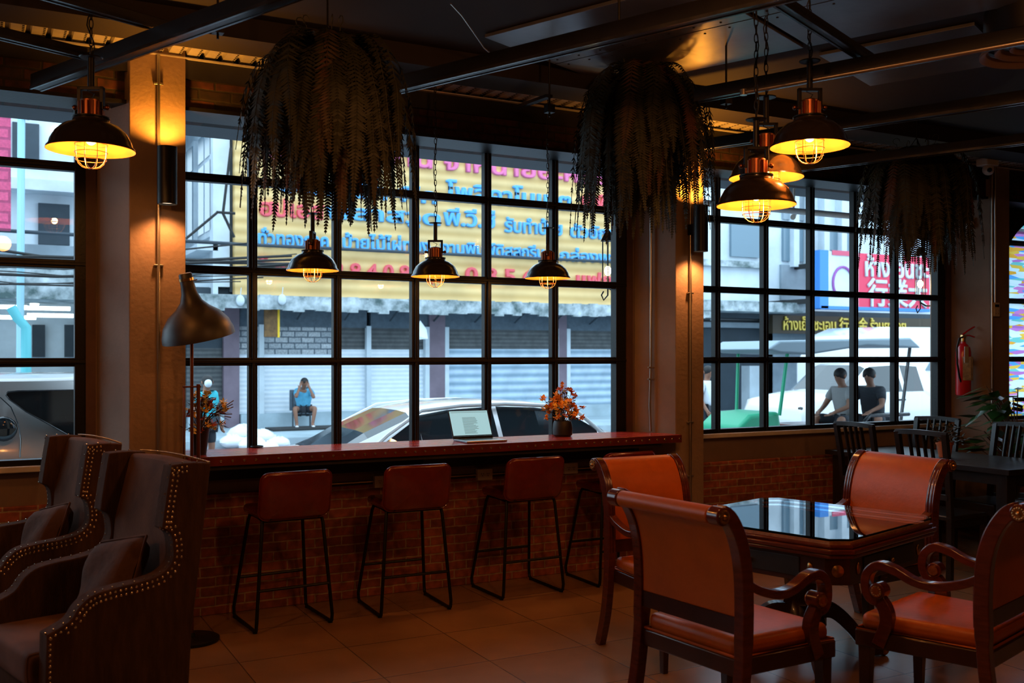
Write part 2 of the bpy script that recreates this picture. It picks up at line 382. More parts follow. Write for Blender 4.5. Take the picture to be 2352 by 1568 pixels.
# grey ceiling panels, set on the beam directions
def para(P1, s, r, z, m, name, label):
    P = [P1, P1+DP*s, P1+DP*s-DB*r, P1-DB*r]
    k = MB(); k.prism([(q.x, q.y) for q in P], 'z', z, z+.02); o = k.build(name, m, smooth=False, bevel=.002); tag(o, label, 'ceiling panel', 'grey panels on the ceiling')
    h = MB(); rnd = random.Random(3)
    for a in (.5*s-.06, .5*s+.06):
        for i in range(int(r/.16)):
            c = P1+DP*(a+rnd.uniform(-.01, .01))-DB*(i*.16+.07); h.lathe([(.007, -.003), (.007, 0)], 8, (c.x, c.y, z))
    h.build('screw', M['hole'], o)
    h = MB(); A = P1+DP*.5*s; Bq = A-DB*r; h.tube([A+Vector((0,0,z)), Bq+Vector((0,0,z))], .0025, 4); h.build('joint', M['hole'], o)
para(Vector((2.57, 5.20, 0)), 1.36, 1.36, 3.495, M['panel'], 'ceiling_panel', 'large grey ceiling panel between the beams above the right-hand fern')
para(Vector((2.57, 5.20, 0))-DB*1.40, 1.36, 1.2, 3.495, M['panel'], 'ceiling_panel', 'grey ceiling panel cut by the top edge of the picture')
para(Vector((.72, 4.62, 0)), .60, .9, 3.495, M['panel'], 'ceiling_panel', 'small grey ceiling panel at the top left beside the first beam')
para(Vector((4.55, 4.55, 0)), .9, .9, 3.495, M['panel'], 'ceiling_panel', 'dim grey ceiling panel in the dark right part of the ceiling')

# steel beams and cross members hanging below the ceiling
def beam(P, L, z0, z1, w, name, label, back=0, group='steel beams under the ceiling', flange=True, d=DB):
    a = P+d*back; e = P-d*L; dd = (e-a).normalized(); n = Vector((-dd.y, dd.x, 0))*w/2
    k = MB(); k.prism([tuple((a+n)[:2]), tuple((a-n)[:2]), tuple((e-n)[:2]), tuple((e+n)[:2])], 'z', z0, z1)
    root = k.build(name, M['dark_steel'], smooth=False, bevel=.003); tag(root, label, 'beam', group)
    if flange:
        n2 = n.normalized()*(w/2-.008)
        f = MB(); f.prism([tuple((a+n+n.normalized()*.004)[:2]), tuple((a+n2)[:2]), tuple((e+n2)[:2]), tuple((e+n+n.normalized()*.004)[:2])], 'z', z0-.004, z0+.012)
        f.prism([tuple((a-n-n.normalized()*.004)[:2]), tuple((a-n2)[:2]), tuple((e-n2)[:2]), tuple((e-n-n.normalized()*.004)[:2])], 'z', z0-.004, z0+.012)
        f.build('flange', M['edge_steel'], root, smooth=False)
    return root
B1 = Vector((.243, 6.04, 0))
beam(B1, 9.5, 3.10, 3.18, .06, 'steel_beam', 'black steel ceiling beam passing in front of the left column')
beam(Vector((1.64, 6.04, 0)), 9.5, 3.10, 3.18, .06, 'steel_beam', 'black steel ceiling beam running between the two big ferns')
beam(Vector((2.97, 6.04, 0))-DB*1.62, 7.9, 3.10, 3.17, .06, 'steel_beam', 'black steel ceiling beam above the three right-hand pendants')
beam(Vector((4.30, 6.04, 0)), 9.5, 3.10, 3.17, .06, 'steel_beam', 'black steel ceiling beam right of the pendant cluster')
beam(Vector((5.63, 6.04, 0)), 9.5, 3.10, 3.17, .06, 'steel_beam', 'black steel ceiling beam beside the round air diffuser')
def cross(p, L, z, label):
    a = Vector((p[0], p[1], 0)); return beam(a, L, z, z+.05, .045, 'cross_member', label, group='cross members between the beams', d=DP)
cross((.819, 5.03), 5, 3.20, 'thin steel cross member left of the first beam, nearer the camera')
cross((.452, 5.51), 5, 3.16, 'thin steel cross member left of the first beam, nearer the window')
c1 = atZ(2004, 150, 3.18); cross((c1.x, c1.y), 1.5, 3.18, 'thin steel cross member leading down to the bright conduit at the right')
# conduit running beside the third beam
a = atZ(1708, 212, 3.06); e = a-DB*4.5; k = MB(); k.tube([a, e], .012, 10); k.lathe([(.02,-.015),(.02,.015)], 10, a)
o = k.build('ceiling_conduit', M['pipe']); tag(o, 'thin metal conduit catching lamp light under the third ceiling beam', 'conduit')
for (px, py, lb) in ((1262, 246, 'thin threaded hanger rod left of the right-hand big fern'), (1422, 60, 'threaded hanger rod with a clamp on the second beam'), (500, 60, 'thin hanger rod beside the left big fern'), (1668, 226, 'hanger rod holding the end of the third beam')):
    p = atZ(px, py, 3.18); k = MB(); k.tube([(p.x, p.y, 3.12), (p.x, p.y, 3.53)], .006, 6); k.cb((p.x, p.y, 3.17), (.05, .05, .05)); tag(k.build('hanger_rod', M['black']), lb, 'rod', 'hanger rods under the ceiling')
# short bracket under the decking
a = atY(1185, 248, 6.0); e = atY(1262, 220, 5.5); k = MB(); k.tube([a, e], 1, sq=(.045, .02)); tag(k.build('strut_bracket', M['edge_steel']), 'short steel strut sticking out under the decking above the middle pendants', 'bracket')
# loose cable near the ceiling
pts = [atZ(*q, 3.45) for q in ((1035, 8), (1060, 35), (1088, 75), (1112, 110), (1135, 130))]; k = MB(); k.tube(pts, .004, 6); tag(k.build('loose_cable', M['pipe']), 'loose thin cable looping under the dark ceiling', 'cable')

# ---------------------------------------------------------------- windows
def window(n, xs, x0, x1, zs, label, frame_l=.05, frame_r=.07, pane='pane', split=True):
    r = bpy.data.objects.new('window_%d' % n, None); COL.objects.link(r); r['kind'] = 'structure'; r['label'] = label
    k = MB(); yf, yb = YW-.03, YW+.05; w = .028
    k.bx(x0, yf, .985, x1, yb, 1.035); k.bx(x0, yf, 3.20, x1, yb, 3.30)
    k.bx(x0, yf, .985, x0+frame_l, yb, 3.3); k.bx(x1-frame_r, yf, .985, x1, yb, 3.3)
    k.build('window_frame', M['black'], r, bevel=.004, smooth=False)
    for x in xs:
        k = MB(); k.bx(x-w, yf+.012, 1.0, x+w, yb-.01, 3.25); k.bx(x-.010, yf-.006, 1.0, x+.010, yf+.02, 3.25); k.build('mullion', M['black'], r, bevel=.004, smooth=False)
    for z in zs:
        k = MB(); k.bx(x0, yf+.008, z-w+.002, x1, yb-.008, z+w-.002); k.bx(x0, yf-.008, z-.010, x1, yf+.02, z+.010); k.build('glazing_bar', M['black'], r, bevel=.004, smooth=False)
    if pane:
        k = MB(); y = YW+.01; k.add([(x0, y, 1.0), (x1, y, 1.0), (x1, y, 3.25), (x0, y, 3.25)], [(0,1,2,3)]); k.build('pane', M[pane], r, smooth=False, flipfix=False)
    return r
ZS = (1.604, 2.189, 2.772)
window(1, (-1.6, -.55), -3.2, .56, ZS, 'black steel window at the far left with a silver car outside', frame_r=.09)
window(2, (1.532, 2.099, 2.665, 3.232, 3.798), .93, 4.46, ZS, 'large black steel grid window above the red wood counter', frame_r=.12)
window(3, (4.95, 5.356, 5.878, 6.408, 6.937, 7.456), 4.78, 8.12, ZS, 'black steel grid window behind the dark dining table', frame_l=.04, frame_r=.12)

# stained-glass window beyond the third column
m = bpy.data.materials.new('stained_glass'); m.use_nodes = True; nt = m.node_tree; P_ = nt.nodes['Principled BSDF']
tc = nt.nodes.new('ShaderNodeTexCoord'); mp = nt.nodes.new('ShaderNodeMapping'); mp.inputs['Scale'].default_value = (4, 4, 26)
nt.links.new(tc.outputs['Object'], mp.inputs[0]); v = nt.nodes.new('ShaderNodeTexVoronoi'); v.inputs['Scale'].default_value = 1.3; nt.links.new(mp.outputs[0], v.inputs['Vector'])
cr = nt.nodes.new('ShaderNodeValToRGB'); el = cr.color_ramp.elements; cr.color_ramp.interpolation = 'CONSTANT'
cols = [(.75,.85,.9), (.9,.42,.05), (.75,.25,.6), (.75,.9,.95), (.12,.42,.85), (.9,.55,.08), (.8,.9,.9), (.55,.2,.55), (.2,.6,.55)]
el[0].color = (*cols[0], 1); el[1].position = .9; el[1].color = (*cols[-1], 1)
for i in range(1, len(cols)-1): q = el.new(i/len(cols)); q.color = (*cols[i], 1)
sp = nt.nodes.new('ShaderNodeSeparateColor'); nt.links.new(v.outputs['Color'], sp.inputs[0]); nt.links.new(sp.outputs[0], cr.inputs[0])
tr = nt.nodes.new('ShaderNodeBsdfTranslucent'); tb = nt.nodes.new('ShaderNodeBsdfTransparent'); nt.links.new(cr.outputs[0], tr.inputs[0]); nt.links.new(cr.outputs[0], tb.inputs[0])
gl = nt.nodes.new('ShaderNodeBsdfGlossy'); gl.inputs['Roughness'].default_value = .15
a1 = nt.nodes.new('ShaderNodeMixShader'); a1.inputs[0].default_value = .55; a2 = nt.nodes.new('ShaderNodeMixShader'); a2.inputs[0].default_value = .05
nt.links.new(tr.outputs[0], a1.inputs[1]); nt.links.new(tb.outputs[0], a1.inputs[2]); nt.links.new(a1.outputs[0], a2.inputs[1]); nt.links.new(gl.outputs[0], a2.inputs[2])
nt.links.new(a2.outputs[0], nt.nodes['Material Output'].inputs[0]); M['stained'] = m
w4 = window(4, (9.9, 10.7), 8.56, 12.6, ZS, 'black framed stained glass window at the right edge', frame_l=.48, pane=None)
k = MB(); N = 24; pts = [(9.04, 1.0)]+[(9.04, 2.60)]
pts = [(12.4, 1.0), (9.02, 1.0), (9.02, 2.56)]+[(9.02+.0+.9*(1-math.cos(a)), 2.56+.55*math.sin(a)) for a in [i*PI/2/10 for i in range(1, 11)]]+[(12.4, 3.11)]
k.add([(x, YW+.0, z) for x, z in pts], [tuple(range(len(pts)))]); k.build('stained_pane', M['stained'], w4, smooth=False, flipfix=False)
k = MB(); pa = [(9.02, 2.56)]+[(9.02+.9*(1-math.cos(a)), 2.56+.55*math.sin(a)) for a in [i*PI/2/10 for i in range(1, 11)]]
k.prism([(8.9, 2.56)]+pa[::1]+[(9.92, 3.3), (8.9, 3.3)], 'y', YW-.01, YW+.03); k.build('arch_infill', M['black'], w4, smooth=False)

# ---------------------------------------------------------------- conduits, fittings on the columns
def conduit(pts, label, clamps, r=.010, axis='y', fy=.014):
    k = MB(); k.tube(pts, r, 10); o = k.build('conduit', M['pipe']); tag(o, label, 'conduit', 'steel conduits on the columns')
    for c in clamps:
        q = MB(); q.cb((c[0], c[1], c[2]), (.055, .022, .012)); q.build('clamp', M['pipe'], o, bevel=.003)
x1c = .893
conduit([(x1c, 6.105, .0), (x1c, 6.105, 3.40)], 'steel conduit running down the front of the left column', [(x1c, 6.108, 2.17), (x1c, 6.108, 3.23)])
x2c = 4.775
conduit([(x2c, 6.105, .0), (x2c, 6.105, 3.40)], 'steel conduit running down the front of the middle column', [(x2c, 6.108, z) for z in (1.13, 2.12, .72)])
p = ray(1490, 500); xx = lambda px, y: y*ray(px, 0)[0]/ray(px, 0)[1]
yy = 6.30; x = 4.545
conduit([(x, yy, 1.06), (x-.01, yy, 1.25), (x, yy, 1.6), (x, yy, 3.3)], 'steel conduit on the lit side face of the middle column', [(x, yy, 1.46), (x, yy, 1.55)])
conduit([(8.285, 6.105, .0), (8.285, 6.105, 3.40)], 'full height steel conduit on the edge of the right column', [])
conduit([(8.33, 6.105, 2.12), (8.33, 6.105, 3.40)], 'shorter steel conduit ending at the wall controller', [])
def box_thing(name, c, d, m, label, cat, bevel=.006): k = MB(); k.cb(c, d); o = k.build(name, m, bevel=bevel, smooth=False); tag(o, label, cat); return o
# air-conditioner controller
r = thing('wall_controller', 'cream air-conditioner controller on the right column', 'controller', (8.335, 6.105, 2.07))
k = MB(); k.cb((0,0,0), (.085, .03, .13)); k.build('housing', M['plastic_white'], r, bevel=.006, smooth=False)
k = MB(); k.cb((0,-.016,.035), (.055, .003, .025)); k.build('display', M['screen_black'], r, smooth=False)
for i in (-1, 1):
    for j in (0, 1): k = MB(); k.cb((i*.018, -.016, -.012-j*.026), (.018, .004, .012)); k.build('button', M['paper'], r, bevel=.002, smooth=False)
# security camera
r = thing('security_camera', 'white dome security camera under the ceiling by the right column', 'camera', tuple(atY(2268, 382, 5.95)))
k = MB(); k.cb((0, 0, .035), (.16, .12, .07)); k.build('mount', M['plastic_white'], r, bevel=.01, smooth=False)
k = MB(); k.sph((0, -.01, -.03), .052, 18, 12); k.build('dome', M['plastic_white'], r)
k = MB(); k.sph((-.03, -.045, -.042), .022, 12, 8); k.build('lens', M['screen_black'], r)
p = atY(2216, 497, 6.0); q = box_thing('junction_box', (8.22, 6.3, p.z), (.05, .08, .10), M['plastic_white'], 'small white junction box half hidden by the far fern', 'junction box')
# round ceiling diffuser
c = atZ(2385, 122, 3.28); r = thing('air_diffuser', 'round brown ceiling air diffuser with rings at the top right', 'air vent', (c.x, c.y, 3.28))
k = MB()
for (a, h) in ((.29, 0), (.215, .02), (.14, .035), (.07, .045)): k.lathe([(a-.045, h+.03), (a-.012, h), (a, h-.004), (a, h+.012), (a-.03, h+.04)], 48, caps=False)
k.build('ring', M['diffuser'], r); k = MB(); k.lathe([(.27, .05), (.27, .24)], 32); k.build('duct', M['dark_steel'], r)
# fire extinguisher on the side of the right column
ec = Vector((8.17, 6.16, 0)); r = thing('fire_extinguisher', 'red fire extinguisher hanging on the right column beside the window', 'fire extinguisher', (8.10, 6.27, 1.27))
k = MB(); k.lathe([(.0, 0), (.062, 0), (.068, .012), (.068, .40), (.060, .445), (.035, .475), (.024, .485), (.024, .50)], 28); k.build('cylinder', M['ext_red'], r)
k = MB(); k.lathe([(.022, .50), (.022, .54)], 12); k.cb((0, 0, .55), (.05, .03, .03)); k.build('valve', M['brass'], r, bevel=.003)
k = MB(); k.tube([(-.02, 0, .56), (.04, -.01, .60), (.11, -.02, .635), (.13, -.02, .64)], .008, 8); k.tube([(-.01, 0, .555), (.07, -.01, .56), (.13, -.02, .545)], .007, 8); k.build('handle', M['ext_red'], r)
k = MB(); k.tube([(-.02, -.01, .545), (-.08, -.02, .53), (-.115, -.02, .44), (-.11, -.02, .30), (-.08, -.02, .17), (-.055, -.02, .12)], .009, 8); k.build('hose', M['black'], r)
k = MB(); k.add([(-.066, -.045, .14), (0, -.082, .14), (.035, -.078, .14), (.035, -.078, .36), (0, -.082, .36), (-.066, -.045, .36)], [(0,1,4,5), (1,2,3,4)]); k.build('instruction_label', M['paper'], r, smooth=False)
k = MB(); k.cb((-.06, -.08, .38), (.055, .004, .15)); k.build('inspection_tag', M['plastic_white'], r, smooth=False)
k = MB(); k.bx(.05, -.02, .30, .115, .04, .34); k.build('wall_bracket', M['dark_steel'], r)

# ---------------------------------------------------------------- wall sconces
def sconce(x, y, z0, z1, label, up, dn):
    r = thing('wall_sconce', label, 'wall lamp', (x, y, z0), group='black cylinder sconces on the columns'); R = .055; h = z1-z0
    k = MB(); k.lathe([(R, 0), (R, h)], 40, caps=False); k.lathe([(R-.004, 0), (R-.004, h)], 40, caps=False)
    for zz in (0, h): k.lathe([(R-.004, zz), (R, zz)], 40, caps=False)
    k.lathe([(R-.005, h/2-.01), (R-.005, h/2)], 40); k.build('tube', M['black'], r)
    k = MB(); k.bx(-.03, R-.01, h/2-.04, .03, 6.12-y, h/2+.04); k.build('wall_mount', M['black'], r)
    k = MB(); k.lathe([(R-.006, .012), (R-.006, .016)], 32); k.build('lower_lens', M['sconce_disc'], r)
    k = MB(); k.lathe([(R-.006, h-.03), (R-.006, h-.026)], 32); k.build('upper_lens', M['sconce_disc'], r)
    light('sconce_up_light', 'SPOT', (0, 0, h+.005), up, (1, .36, .035), .03, r, (PI, 0, 0), 150, .6)
    light('sconce_down_light', 'SPOT', (0, 0, -.005), dn, (1, .38, .11), .03, r, (0, 0, 0), 130, .7)
sconce(.925, 6.0, 2.515, 2.846, 'black cylinder wall sconce on the left column', 30, 22)
sconce(4.79, 6.0, 2.43, 2.78, 'black cylinder wall sconce on the middle column', 50, 30)
# ---------------------------------------------------------------- window counter
r = thing('window_counter', 'red stained wooden counter with nailhead edge under the big window', 'counter', (0, 0, 0))
x0, x1, yf = 1.06, 4.60, 6.0
def cpoly(a, b2): return [(a, yf), (b2, yf), (b2+.0, 6.11), (4.50 if b2 > 4 else b2, 6.30), (4.46 if b2 > 4 else b2, YW-.035), (a, YW-.035)]
xe = lambda y: 4.60 if y < 6.06 else 4.615-.4235*(y-6.1)
for i in range(3):
    ya = yf+.012+i*.152; yb = min(ya+.150, YW-.036); k = MB(); k.prism([(x0, ya), (xe(ya), ya), (xe(yb), yb), (x0, yb)], 'z', 1.022, 1.050); k.build('plank', M['counter'], r, bevel=.002, smooth=False)
k = MB(); k.bx(x0, yf-.004, .992, x1+.01, yf+.012, 1.050); k.bx(x1-.002, yf, .992, x1+.012, 6.085, 1.05); k.build('edge_band', M['counter_edge'], r, bevel=.003, smooth=False)
k = MB(); n = 52; k.sph((0, 0, 0), .009, 8, 4, (1, .6, 1)); nh = k.build('nailhead', M['stud'], r)
for i in range(n):
    q = nh if i == 0 else nh.copy()
    if i: COL.objects.link(q); q.parent = r
    q.location = (x0+.03+i*(x1-x0-.04)/(n-1), yf-.006, 1.020)
k = MB(); k.bx(x0+.02, 6.39, .86, 4.44, 6.42, .992); k.bx(x0+.02, yf+.02, .965, 4.44, YW-.04, .992); k.build('apron_board', M['darkwood'], r, smooth=False)
for x in (1.6, 2.6, 3.6, 4.30): k = MB(); k.bx(x-.02, yf+.14, .88, x+.02, YW-.036, .965); k.build('bracket', M['darkwood'], r, smooth=False)
# grommet on the counter
g = thing('cable_grommet', 'small black ring grommet on the counter near the left mullion', 'grommet', tuple(atZ(590, 1027, 1.052)))
k = MB(); k.tube([(.035*math.cos(a), .035*math.sin(a), .006) for a in [i*PI/10 for i in range(20)]], .006, 8, closed=True); k.build('ring', M['black'], g); k = MB(); k.lathe([(.03, 0), (.03, .004)], 16); k.build('cap', M['blackwood'], g)
# power outlets with the conduit between them
ow = YW-.035
def outlet(px, py, label):
    p = atY(px, py, ow); r = thing('power_outlet', label, 'power outlet', (p.x, ow-.02, p.z), group='outlets on the brick wall under the counter')
    k = MB(); k.cb((0, 0, 0), (.12, .04, .082)); k.build('plate', M['plastic_white'], r, bevel=.005, smooth=False)
    k = MB()
    for sx in (-.022, .022):
        for q in ((-.007, .006), (.007, .006), (0, -.008)): k.cb((sx+q[0], -.0208, q[1]), (.004, .002, .007))
    k.build('socket_hole', M['black'], r, smooth=False); return p
pA = outlet(875, 1104, 'cream power outlet half hidden behind the second bar stool'); pB = outlet(1109, 1088, 'cream twin power outlet between the second and third bar stools'); pC = outlet(1306, 1074, 'cream twin power outlet between the third and fourth bar stools')
z = pB.z; k = MB()
for a, e in ((pA.x-.62, pA.x-.06), (pA.x+.06, pB.x-.06), (pB.x+.06, pC.x-.06), (pC.x+.06, pC.x+.7)): k.tube([(a, ow-.012, z), (e, ow-.012, z)], .009, 8)
o = k.build('outlet_conduit', M['pipe']); tag(o, 'horizontal steel conduit joining the outlets under the counter', 'conduit')

# laptop
lp = atZ(1105, 1011, 1.05); r = thing('laptop', 'open laptop showing a text page on the red counter', 'laptop', (3.025, 6.19, 1.051), rz=0)
k = MB(); k.bx(-.155, -.11, 0, .155, .11, .013); k.build('base', M['alu'], r, bevel=.004, smooth=False)
k = MB(); k.bx(-.135, -.01, .0132, .135, .085, .0142)
k.build('keyboard', M['screen_black'], r, smooth=False); k = MB(); k.bx(-.05, -.10, .0132, .05, -.03, .0136); k.build('trackpad', M['alu'], r, smooth=False)
lid = bpy.data.objects.new('lid', None); lid = MB(); lid.bx(-.155, 0, 0, .155, .006, .215); lid = lid.build('lid', M['screen_black'], r, bevel=.002, smooth=False); lid.location = (0, .108, .012); lid.rotation_euler = (math.radians(-26), 0, 0)
k = MB(); k.bx(-.148, -.0012, .018, .148, 0, .208); k.build('screen', M['screen'], lid, smooth=False)
k = MB(); rnd = random.Random(5)
for i in range(15):
    zz = .155-i*.0085; k.bx(-.058, -.0020, zz, -.058+rnd.uniform(.08, .116), -.0012, zz+.0032)
k.bx(-.14, -.002, .196, .14, -.0012, .199); k.build('text_line', M['screen_dim'], lid, smooth=False)
k = MB(); k.bx(-.148, -.0022, .018, .148, -.0013, .024); k.build('dock_bar', M['screen_black'], lid, smooth=False)

# flowers
def leaf(k, p, d, L, w, n=None, curl=.2):
    d = Vector(d).normalized(); up = Vector((0,0,1)) if abs(d.z) < .9 else Vector((1,0,0)); s = d.cross(up).normalized()
    if n is not None: s = Matrix.Rotation(n, 3, d) @ s
    q = s.cross(d); p = Vector(p); a = p+d*L*.45+s*w/2-q*curl*w*.3; b2 = p+d*L*.45-s*w/2-q*curl*w*.3; m = p+d*L*.5; e = p+d*L-q*curl*L*.25
    k.add([p, a, e, b2, m], [(0,1,4), (1,2,4), (2,3,4), (3,0,4)])
def flower(k, c, r, rnd, n=5):
    c = Vector(c); ax = Vector((rnd.uniform(-1,1), rnd.uniform(-1,.3), rnd.uniform(0,1))).normalized(); s = ax.cross(Vector((0,0,1))).normalized(); t = ax.cross(s)
    for i in range(n):
        a = 2*PI*i/n+rnd.random()*.4; leaf(k, c, (s*math.cos(a)+t*math.sin(a)+ax*.35), r, r*.95, rnd.uniform(-.5, .5), .5)
vp = atZ(1289, 1001, 1.05); r = thing('flower_vase', 'matt black round vase of orange and yellow flowers on the counter', 'vase', (vp.x, vp.y-.02, 1.051)); rnd = random.Random(8)
k = MB(); k.lathe([(0, 0), (.060, 0), (.072, .012), (.074, .05), (.070, .09), (.062, .112), (.056, .112), (.060, .085), (0, .08)], 32); k.build('vase', M['blackpot'], r)
S_ = MB(); K = {'fl_orange': MB(), 'fl_yellow': MB(), 'fl_red': MB(), 'leafd': MB()}
for i in range(46):
    a = rnd.uniform(0, 2*PI); rad = rnd.uniform(.02, .16); hh = rnd.uniform(.02, .15)+(.10 if rad < .07 else 0)
    if i == 0: a, rad, hh = 1, .0, .27
    if i == 1: a, rad, hh = 2.9, .155, .17
    if i == 2: a, rad, hh = 0, .11, .18
    e = Vector((rad*math.cos(a), rad*math.sin(a)*.8, .11+hh)); S_.tube([(0, 0, .08), (e.x*.5, e.y*.5, .10+hh*.6), e], .0018, 5)
    key = rnd.choice(['fl_orange', 'fl_orange', 'fl_yellow', 'fl_orange', 'fl_red'])
    kk = MB(); flower(kk, e, rnd.uniform(.028, .042), rnd, 6); flower(kk, e+Vector((0, 0, -.004)), .024, rnd, 5); kk.build('flower', M[key], r, flipfix=False)
    for j in range(3): leaf(K['leafd'], e*.8+Vector((0,0,.02)), (rnd.uniform(-1,1), rnd.uniform(-1,1), rnd.uniform(-.6,.6)), .035, .014, rnd.random())
S_.build('stem', M['stem'], r); K['leafd'].build('foliage', M['fern'], r, flipfix=False)
# left flower pot
fp = atZ(456, 1039, 1.05); r = thing('flower_pot', 'tapered black pot of mixed yellow and red flowers at the left end of the counter', 'flower pot', (1.135, 6.15, 1.051)); rnd = random.Random(4)
k = MB(); k.lathe([(0, 0), (.038, 0), (.058, .155), (.062, .16), (.055, .158), (.050, .14), (0, .135)], 28); k.build('pot', M['blackpot'], r)
S_ = MB(); K = {a: MB() for a in ('fl_pale', 'fl_yellow', 'fl_red', 'l')}
for i in range(60):
    a = rnd.uniform(0, 2*PI); rad = rnd.uniform(.02, .14); hh = rnd.uniform(-.03, .17) if rad > .08 else rnd.uniform(.08, .22)
    e = Vector((rad*math.cos(a)+.02, rad*math.sin(a)*.7, .16+hh)); S_.tube([(0, 0, .14), (e.x*.5, e.y*.5, .15+hh*.7), e], .0016, 5)
    key = rnd.choice(['fl_pale', 'fl_yellow', 'fl_red', 'fl_pale']); kk = MB(); flower(kk, e, rnd.uniform(.018, .032), rnd, 7); kk.build('flower', M[key], r, flipfix=False)
    for j in range(4): leaf(K['l'], e*.85+Vector((0,0,.02)), (rnd.uniform(-1,1), rnd.uniform(-1,1), rnd.uniform(-.3,.9)), rnd.uniform(.03, .08), .008, rnd.random())
for i in range(6): a = rnd.uniform(-.6, .6); S_.tube([(0, 0, .15), (.08*math.cos(a), .05*math.sin(a), .24), (.20*math.cos(a), .1*math.sin(a), .22+.02*i)], .003, 5)
S_.build('stem', M['stem'], r)
for a, b2, c in (('l', 'foliage', 'fern'),): K[a].build(b2, M[c], r, flipfix=False)

# ---------------------------------------------------------------- bar stools (local: x right, y towards the window, origin under the back legs)
def bar_stool(label):
    r = thing('bar_stool', label, 'bar stool', group='leather bar stools along the counter'); W = .235; D = .48; R = .0105
    for s, nm in ((-1, 'leg_frame'), (1, 'leg_frame')):
        k = MB(); k.tube([(s*.185, .05, .655), (s*.19, .04, .62), (s*W, .0, .06), (s*W, .008, .02), (s*W, .04, R), (s*W, D-.04, R), (s*W, D-.008, .02), (s*W, D, .06), (s*.175, D-.11, .62), (s*.17, D-.13, .655)], R, 10)
        k.build(nm, M['black'], r)
        for yy in (.03, D-.03): k = MB(); k.lathe([(.014, 0), (.014, .012)], 10, (s*W, yy, 0)); k.build('foot_cap', M['black'], r)
    def xa(z): return .19+(W-.19)*(.62-z)/.56
    k = MB(); k.tube([(-xa(.25), .012, .25), (xa(.25), .012, .25)], .009, 8); k.build('rear_crossbar', M['black'], r)
    k = MB(); k.tube([(-xa(.25), D-.03, .25), (xa(.25), D-.03, .25)], .009, 8); k.build('footrest', M['black'], r)
    k = MB(); k.tube([(-.175, .06, .652), (.175, .06, .652), (.16, D-.13, .652), (-.16, D-.13, .652)], .009, 8, closed=True); k.build('seat_frame', M['black'], r)
    def pad(x, y0, y1, z0, z1, name, bev):
        k = MB(); k.bx(-x, y0, z0, x, y1, z1); o = k.build(name, M['leather_red'], r, bevel=bev); return o
    o = pad(.205, .02, .40, .662, .722, 'seat', .027)
    # backrest: a padded slab, gently curved, leaning back
    R_ = .05; out = []
    for cx, cz, a0 in ((.22-R_, .1425-R_, 0), (-.22+R_, .1425-R_, PI/2), (-.22+R_, -.1425+R_, PI), (.22-R_, -.1425+R_, 1.5*PI)):
        for j in range(7): t = a0+j*PI/12; out.append((cx+R_*math.cos(t), cz+R_*math.sin(t)))
    def bend(x, y, z): return (x, y+.002-.055*(z+.1425)/.285+.03*(abs(x)/.22)**2, .8075+z)
    k = MB(); rings = ((-.026, .90), (-.022, .965), (-.012, 1.0), (.012, 1.0), (.022, .965), (.026, .90)); vs = []; fs = []; n = len(out)
    for (y, f_) in rings: vs += [bend(x*(1-(1-f_)*.6), y, z*(1-(1-f_)*.9)) for x, z in out]
    for i in range(len(rings)-1):
        for j in range(n): fs.append((i*n+j, i*n+(j+1) % n, (i+1)*n+(j+1) % n, (i+1)*n+j))
    for base, sg in ((0, -1), ((len(rings)-1)*n, 1)):
        prev = base
        for f_ in (.6, .25):
            b0 = len(vs); vs += [bend(x*f_, sg*(.026+.004*(1-f_)), z*f_) for x, z in out]
            for j in range(n): fs.append((prev+j, prev+(j+1) % n, b0+(j+1) % n, b0+j))
            prev = b0
        fs.append(tuple(prev+j for j in range(n)))
    k.add(vs, fs); bk = k.build('backrest', M['leather_red'], r, ang=80)
    k = MB(); k.tube([bend(x*1.005, -.012, z*1.005) for x, z in out], .005, 6, closed=True); k.build('piping', M['leather_red'], bk)
    for s in (-1, 1): k = MB(); k.tube([(s*.15, .05, .655), (s*.15, .0, .67), (s*.15, -.02, .80)], .008, 8); k.build('back_support', M['black'], r)
    return r
ST = [((589,1458), (763,1431), (532,1413)), ((876,1420), (1036,1401), (816,1378)), ((1145,1373), (1278,1355), (1060,1340)), ((1377,1348), (1497,1333), (1297,1315))]
st_lab = ['oxblood leather bar stool nearest the armchairs', 'oxblood leather bar stool second from the left at the counter', 'oxblood leather bar stool under the laptop and between the two outlets', 'oxblood leather bar stool half hidden behind a scroll-back chair']
st0 = bar_stool(st_lab[0])
for i, (a, c, f) in enumerate(ST):
    A_, C_, F_ = atZ(*a, 0), atZ(*c, 0), atZ(*f, 0); m = (A_+C_)/2; d = (C_-A_); ang = math.atan2(d.y, d.x)
    m.y = min(m.y, 5.93)
    if i: dup(st0, (m.x, m.y, 0), ang*.7, st_lab[i])
    else: st0.location = (m.x, m.y, 0); st0.rotation_euler = (0, 0, ang*.7)

